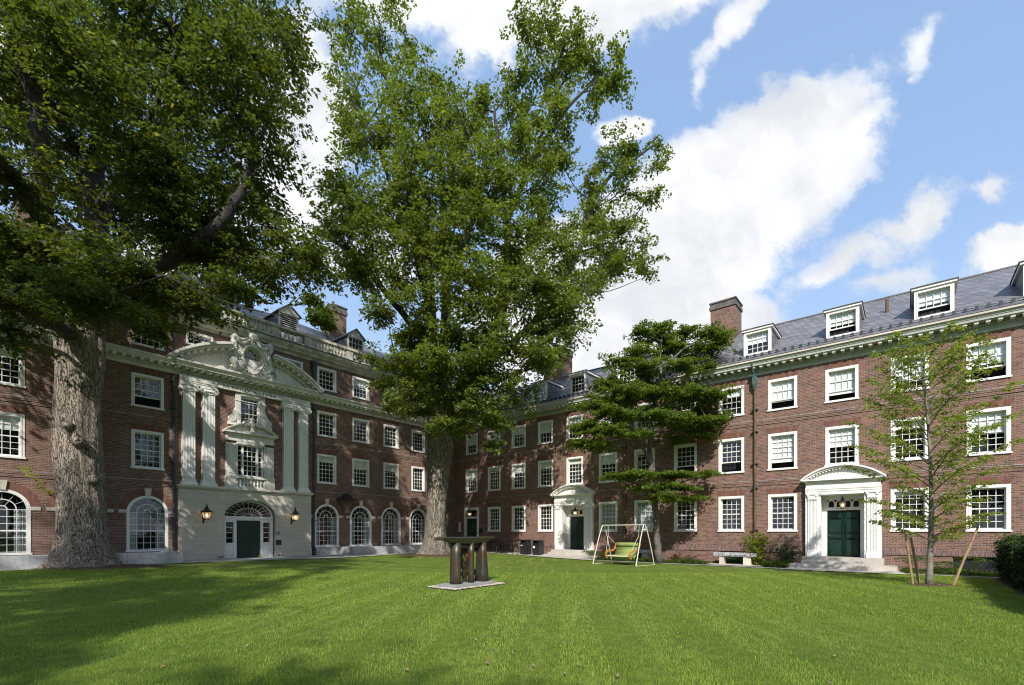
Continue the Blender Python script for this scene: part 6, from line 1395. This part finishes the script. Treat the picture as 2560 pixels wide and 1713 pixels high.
# ---------------- trees behind the camera (they shade the lawn and mirror in the windows)
for x_, y_, zz_, a, s, lab in ((-16.5, -10.5, 0, .25, 1.0, 'big tree out of view behind the camera to the left'), (-25.0, -15.0, 0, 3.4, 1.0, 'unseen tree behind the camera, farthest left, added to deepen the shade on the left lawn'), (-5.6, -22.0, 0, .7, .72, 'big tree out of view straight behind the camera')):
    c = copy_tree(t1); c.location = (x_, y_, zz_); c.rotation_euler = (0, 0, a); c.scale = (s, s, s); c['label'] = lab
for i, (x_, y_) in enumerate(((-62, -44), (-42, -56), (-22, -58), (2, -60), (24, -57), (44, -52), (64, -40), (44, 1), (52, -22), (34, -42), (72, -14), (-72, -20))):
    c = copy_tree(t2); c.location = (x_, y_, -3.0); c.rotation_euler = (0, 0, i * 1.3); c.scale = (1.25, 1.25, .85); c['label'] = 'tree of the row closing the courtyard behind the camera, out of view'; c['group'] = 'row of trees behind the camera'
# ---------------- shrubs, ground cover, hedge
def leafy(name, root, cen, outd, size, nper, ls, m, wd=.36, droop=.2, flat=.25, tilt=.6, lname='foliage'):
    p, ax, nm, ln, tone = spray_leaves(np.array(cen), np.array(outd), size, nper, ls, droop, flat, tilt, .6); return leaf_mesh(lname, p, ax, nm, ln, wd, tone, m, root)
def shrub(u, d, h, w, n, leaf, label, ns, ls, grp=None, stems=7, nper=12):
    P = RP(u, d); z0 = gh(P.x, P.y) + .02; r = empty('shrub', (P.x, P.y, z0), 0, label, 'shrub', grp); rg = np.random.default_rng(int(u * 100)); mb = MB(); cen = []; outd = []
    for i in range(stems):
        a = rg.uniform(0, 2 * pi); l = rg.uniform(.6, 1.0) * h; wv = w * rg.uniform(.3, 1) * .5; pts = [np.array([.06 * math.cos(a) * 1, .06 * math.sin(a), 0]) + np.array([math.cos(a) * wv * t ** 1.2, math.sin(a) * wv * t ** 1.2, l * t]) for t in np.linspace(0, 1, 7)]
        mb.tube([Vector(p) for p in pts], list(np.linspace(.014, .004, 7)), 5)
        for k in range(n): t = rg.uniform(.18, 1); q = pts[min(6, int(t * 6))] + rg.normal(0, .09 * (w), 3) * np.array([1, 1, .8]); cen.append(q); outd.append(q - np.array([0, 0, q[2] - .1]))
    mb.build('stems', 'barkthin', r); leafy('shrub', r, cen, outd, ns, nper, ls, leaf); return r
shrub(21.9, .75, 1.85, 1.5, 26, 'leafshrub', 'tall loose yellow-green shrub beside the downpipe, behind the granite bench', .12, .075, stems=12)
shrub(23.15, .75, 1.25, 1.35, 18, 'leafrose', 'open rose bush with thin stems left of the right white doorway', .10, .06, stems=11)
shrub(17.9, 1.0, .55, .8, 10, 'leafred', 'low reddish shrub in the bed right of the maple trunk', .10, .06)
shrub(18.9, 1.1, .5, .9, 10, 'leafred', 'low bronze green shrub in the bed left of the granite bench', .10, .06)
shrub(31.2, 1.2, 1.9, 1.6, 16, 'leafred', 'red tipped shrub by the wall at the right edge, above the hedge', .12, .07, stems=10)
for u, d, h, w, lab in ((13.15, 1.75, .50, .8, 'fern clump beside the steps behind the garden swing'), (13.9, 1.7, .46, .8, 'fern clump second from the steps behind the garden swing'), (27.6, 1.1, .60, .9, 'wispy green clump right of the right doorway, behind the stakes'), (29.4, .9, .65, .9, 'wispy clump in front of the dark basement window at the right'), (28.5, 1.3, .45, .9, 'low clump behind the young staked tree')):
    P = RP(u, d); r = empty('fern', (P.x, P.y, gh(P.x, P.y)), 0, lab, 'fern', 'ferns along the wing'); cen = []; outd = []
    for i in range(46):
        a = RG.uniform(0, 2 * pi); t = RG.uniform(.2, 1); dv = np.array([math.cos(a), math.sin(a), 0]); cen.append(dv * w * .55 * t + np.array([0, 0, h * math.sin(t * 2.2) + .03])); outd.append(dv)
    leafy('fern', r, cen, outd, .13, 16, .055, 'leafcover', .22, .3, .12, .4)
# ground cover along the bed
cen = []; outd = []
for a, b, dd0, dd1, hh, n in ((13.4, 19.7, .9, 1.85, .22, 900), (19.7, 22.3, .2, .55, .25, 180), (22.3, 23.3, .3, 1.9, .28, 260), (27.3, 31.5, .3, 1.8, .22, 500)):
    for i in range(n): u = RG.uniform(a, b); d = RG.uniform(dd0, dd1); P = RP(u, d); cen.append((P.x, P.y, gh(P.x, P.y) + RG.uniform(.04, hh) * (.75 + .35 * math.sin(u * 3.1)))); v = RG.normal(0, 1, 2); outd.append((v[0], v[1], .3))
o = leafy('ground_cover', None, cen, outd, .12, 16, .06, 'leafcover', .40, .1, .3, .7, 'ground_cover'); tag(o, 'low leafy ground cover in the bed along the wing', 'ground cover', kind='stuff')
# hedge running from the wing towards the right edge
cen = []; outd = []
hd = empty('hedge', RP(30.6, 6.0), 0, 'dark clipped evergreen hedge at the right edge of the lawn', 'hedge'); hb = RP(30.6, 6.0)
for i in range(5200):
    d = RG.uniform(2.6, 13.5); face = RG.uniform()
    w = .62; 
    if face < .5: off = -w + RG.normal(0, .05); z_ = RG.uniform(.08, 1.32)
    elif face < .8: off = RG.uniform(-w, w); z_ = 1.32 + RG.normal(0, .05)
    else: off = RG.uniform(-w, w); z_ = RG.uniform(.1, 1.3)
    bump_ = .10 * math.sin(d * 4.2) + .06 * math.sin(d * 9.7 + 1); off += -bump_ * (1 if face < .5 else 0); z_ += bump_ * (face >= .5) * .8
    P = RP(30.7 + off, d); cen.append((P.x - hb.x, P.y - hb.y, z_)); outd.append((-dR.x * (1 if face < .5 else .2) + RG.normal(0, .4), -dR.y + RG.normal(0, .4), .35))
leafy('hedge', hd, cen, outd, .15, 26, .055, 'leafhedge', .34, .05, .35, .9)
sg_ = [cen[i] for i in RG.integers(0, len(cen), 420)]; leafy('sprigs', hd, [(a - dR.x * RG.uniform(.05, .16), b - dR.y * .1, c_ + RG.uniform(.06, .26)) for a, b, c_ in sg_], [(RG.normal(0, .5), RG.normal(0, .5), 1.2) for _ in sg_], .13, 14, .06, 'leafcover', .32, .1, .2, .6)
mb = MB()
for i in range(22):
    d = 2.9 + i * .5; P = RP(30.7, d) - hb; mb.tube([(P.x, P.y, 0), (P.x + .03, P.y, .5), (P.x + .1, P.y + .05, 1.1)], [.03, .025, .012], 5)
mb.build('stems', 'barkdark', hd)
strip('hedge_bed', RP, 29.75, 32.5, 2.4, 14.2, 'soil', .02, nseg=14)
vs = []; fs = []
for i in range(70):
    Y = RG.uniform(5, 20); X = RG.uniform(-1.0, 1.05) * Y
    if (X - CORNER.x) * dR.x + (Y - CORNER.y) * dR.y > 29: continue
    a = RG.uniform(0, 6.28); l = RG.uniform(.03, .06); o = len(vs); z_ = lawn_z(X, Y) + .045
    vs += [(X + l * math.cos(a), Y + l * math.sin(a), z_), (X - .5 * l * math.sin(a), Y + .5 * l * math.cos(a), z_ + .012), (X - l * math.cos(a), Y - l * math.sin(a), z_ - .008), (X + .5 * l * math.sin(a), Y - .5 * l * math.cos(a), z_ + .01)]; fs.append((o, o + 1, o + 2, o + 3))
me = bpy.data.meshes.new('fallen_leaves'); me.from_pydata(vs, [], fs); me.materials.append(M['stake']); tag(link('fallen_leaves', me), 'a few brown fallen leaves scattered over the lawn', 'leaves', kind='stuff')
# tufts of real grass blades where the lawn is close
N = 230000; yy = 4.4 + (19.0 - 4.4) * RG.uniform(0, 1, N) ** 1.35; xx = RG.uniform(-1, 1, N) * (yy * 1.12 + .4)
keep = ~((np.abs((xx + 1.32) * nR.x + (yy - 14.62) * nR.y) < 1.28) & (np.abs((xx + 1.32) * dR.x + (yy - 14.62) * dR.y) < .74))
uu = (xx - CORNER.x) * dR.x + (yy - CORNER.y) * dR.y; keep &= uu < 29.8
xx, yy = xx[keep], yy[keep]; N = len(xx)
zz = np.array([lawn_z(a, b) for a, b in zip(xx[:], yy[:])]) if False else np.zeros(N)
uu = (xx - CORNER.x) * dR.x + (yy - CORNER.y) * dR.y; t_ = np.clip((uu - 4) / 11, 0, 1); zz = .22 * (1 - t_ * t_ * (3 - 2 * t_))
hgt = RG.uniform(.018, .045, N) * (1 + .03 * yy); ang = RG.uniform(0, 2 * pi, N); lean = RG.uniform(.1, .7, N) * hgt
# mowed bands lean one way, then the other
sgn = np.sign(np.sin(2 * pi / 1.25 * (xx * .995 - yy * .10))); wv = .0022 + .0006 * yy * .55
v = np.empty((N, 3, 3), np.float32); ca_, sa_ = np.cos(ang), np.sin(ang)
v[:, 0] = np.stack([xx - ca_ * wv, yy - sa_ * wv, zz - .004], 1); v[:, 1] = np.stack([xx + ca_ * wv, yy + sa_ * wv, zz - .004], 1)
v[:, 2] = np.stack([xx + sa_ * lean, yy + ca_ * lean * .6 + sgn * .12 * hgt, zz + hgt], 1)
me = bpy.data.meshes.new('grass'); me.vertices.add(N * 3); me.vertices.foreach_set('co', v.reshape(-1)); me.loops.add(N * 3); me.loops.foreach_set('vertex_index', np.arange(N * 3, dtype=np.int32)); me.polygons.add(N); me.polygons.foreach_set('loop_start', np.arange(0, N * 3, 3, dtype=np.int32))
a_ = me.attributes.new('tone', 'FLOAT', 'FACE'); a_.data.foreach_set('value', np.clip(RG.uniform(0, .8, N) + .2 * (sgn > 0) * np.clip(np.sin(xx * .37 + yy * .21) + .6, 0, 1), 0, .965).astype(np.float32)); me.materials.append(M['blade']); me.update(calc_edges=True)  # light off the leaning mown bands is put into the blade tone
tag(link('grass', me), 'short mown green grass of the courtyard lawn', 'grass', kind='stuff')
print('leaves', n1_, n2_, n3_, 'meshes', len(bpy.data.objects))
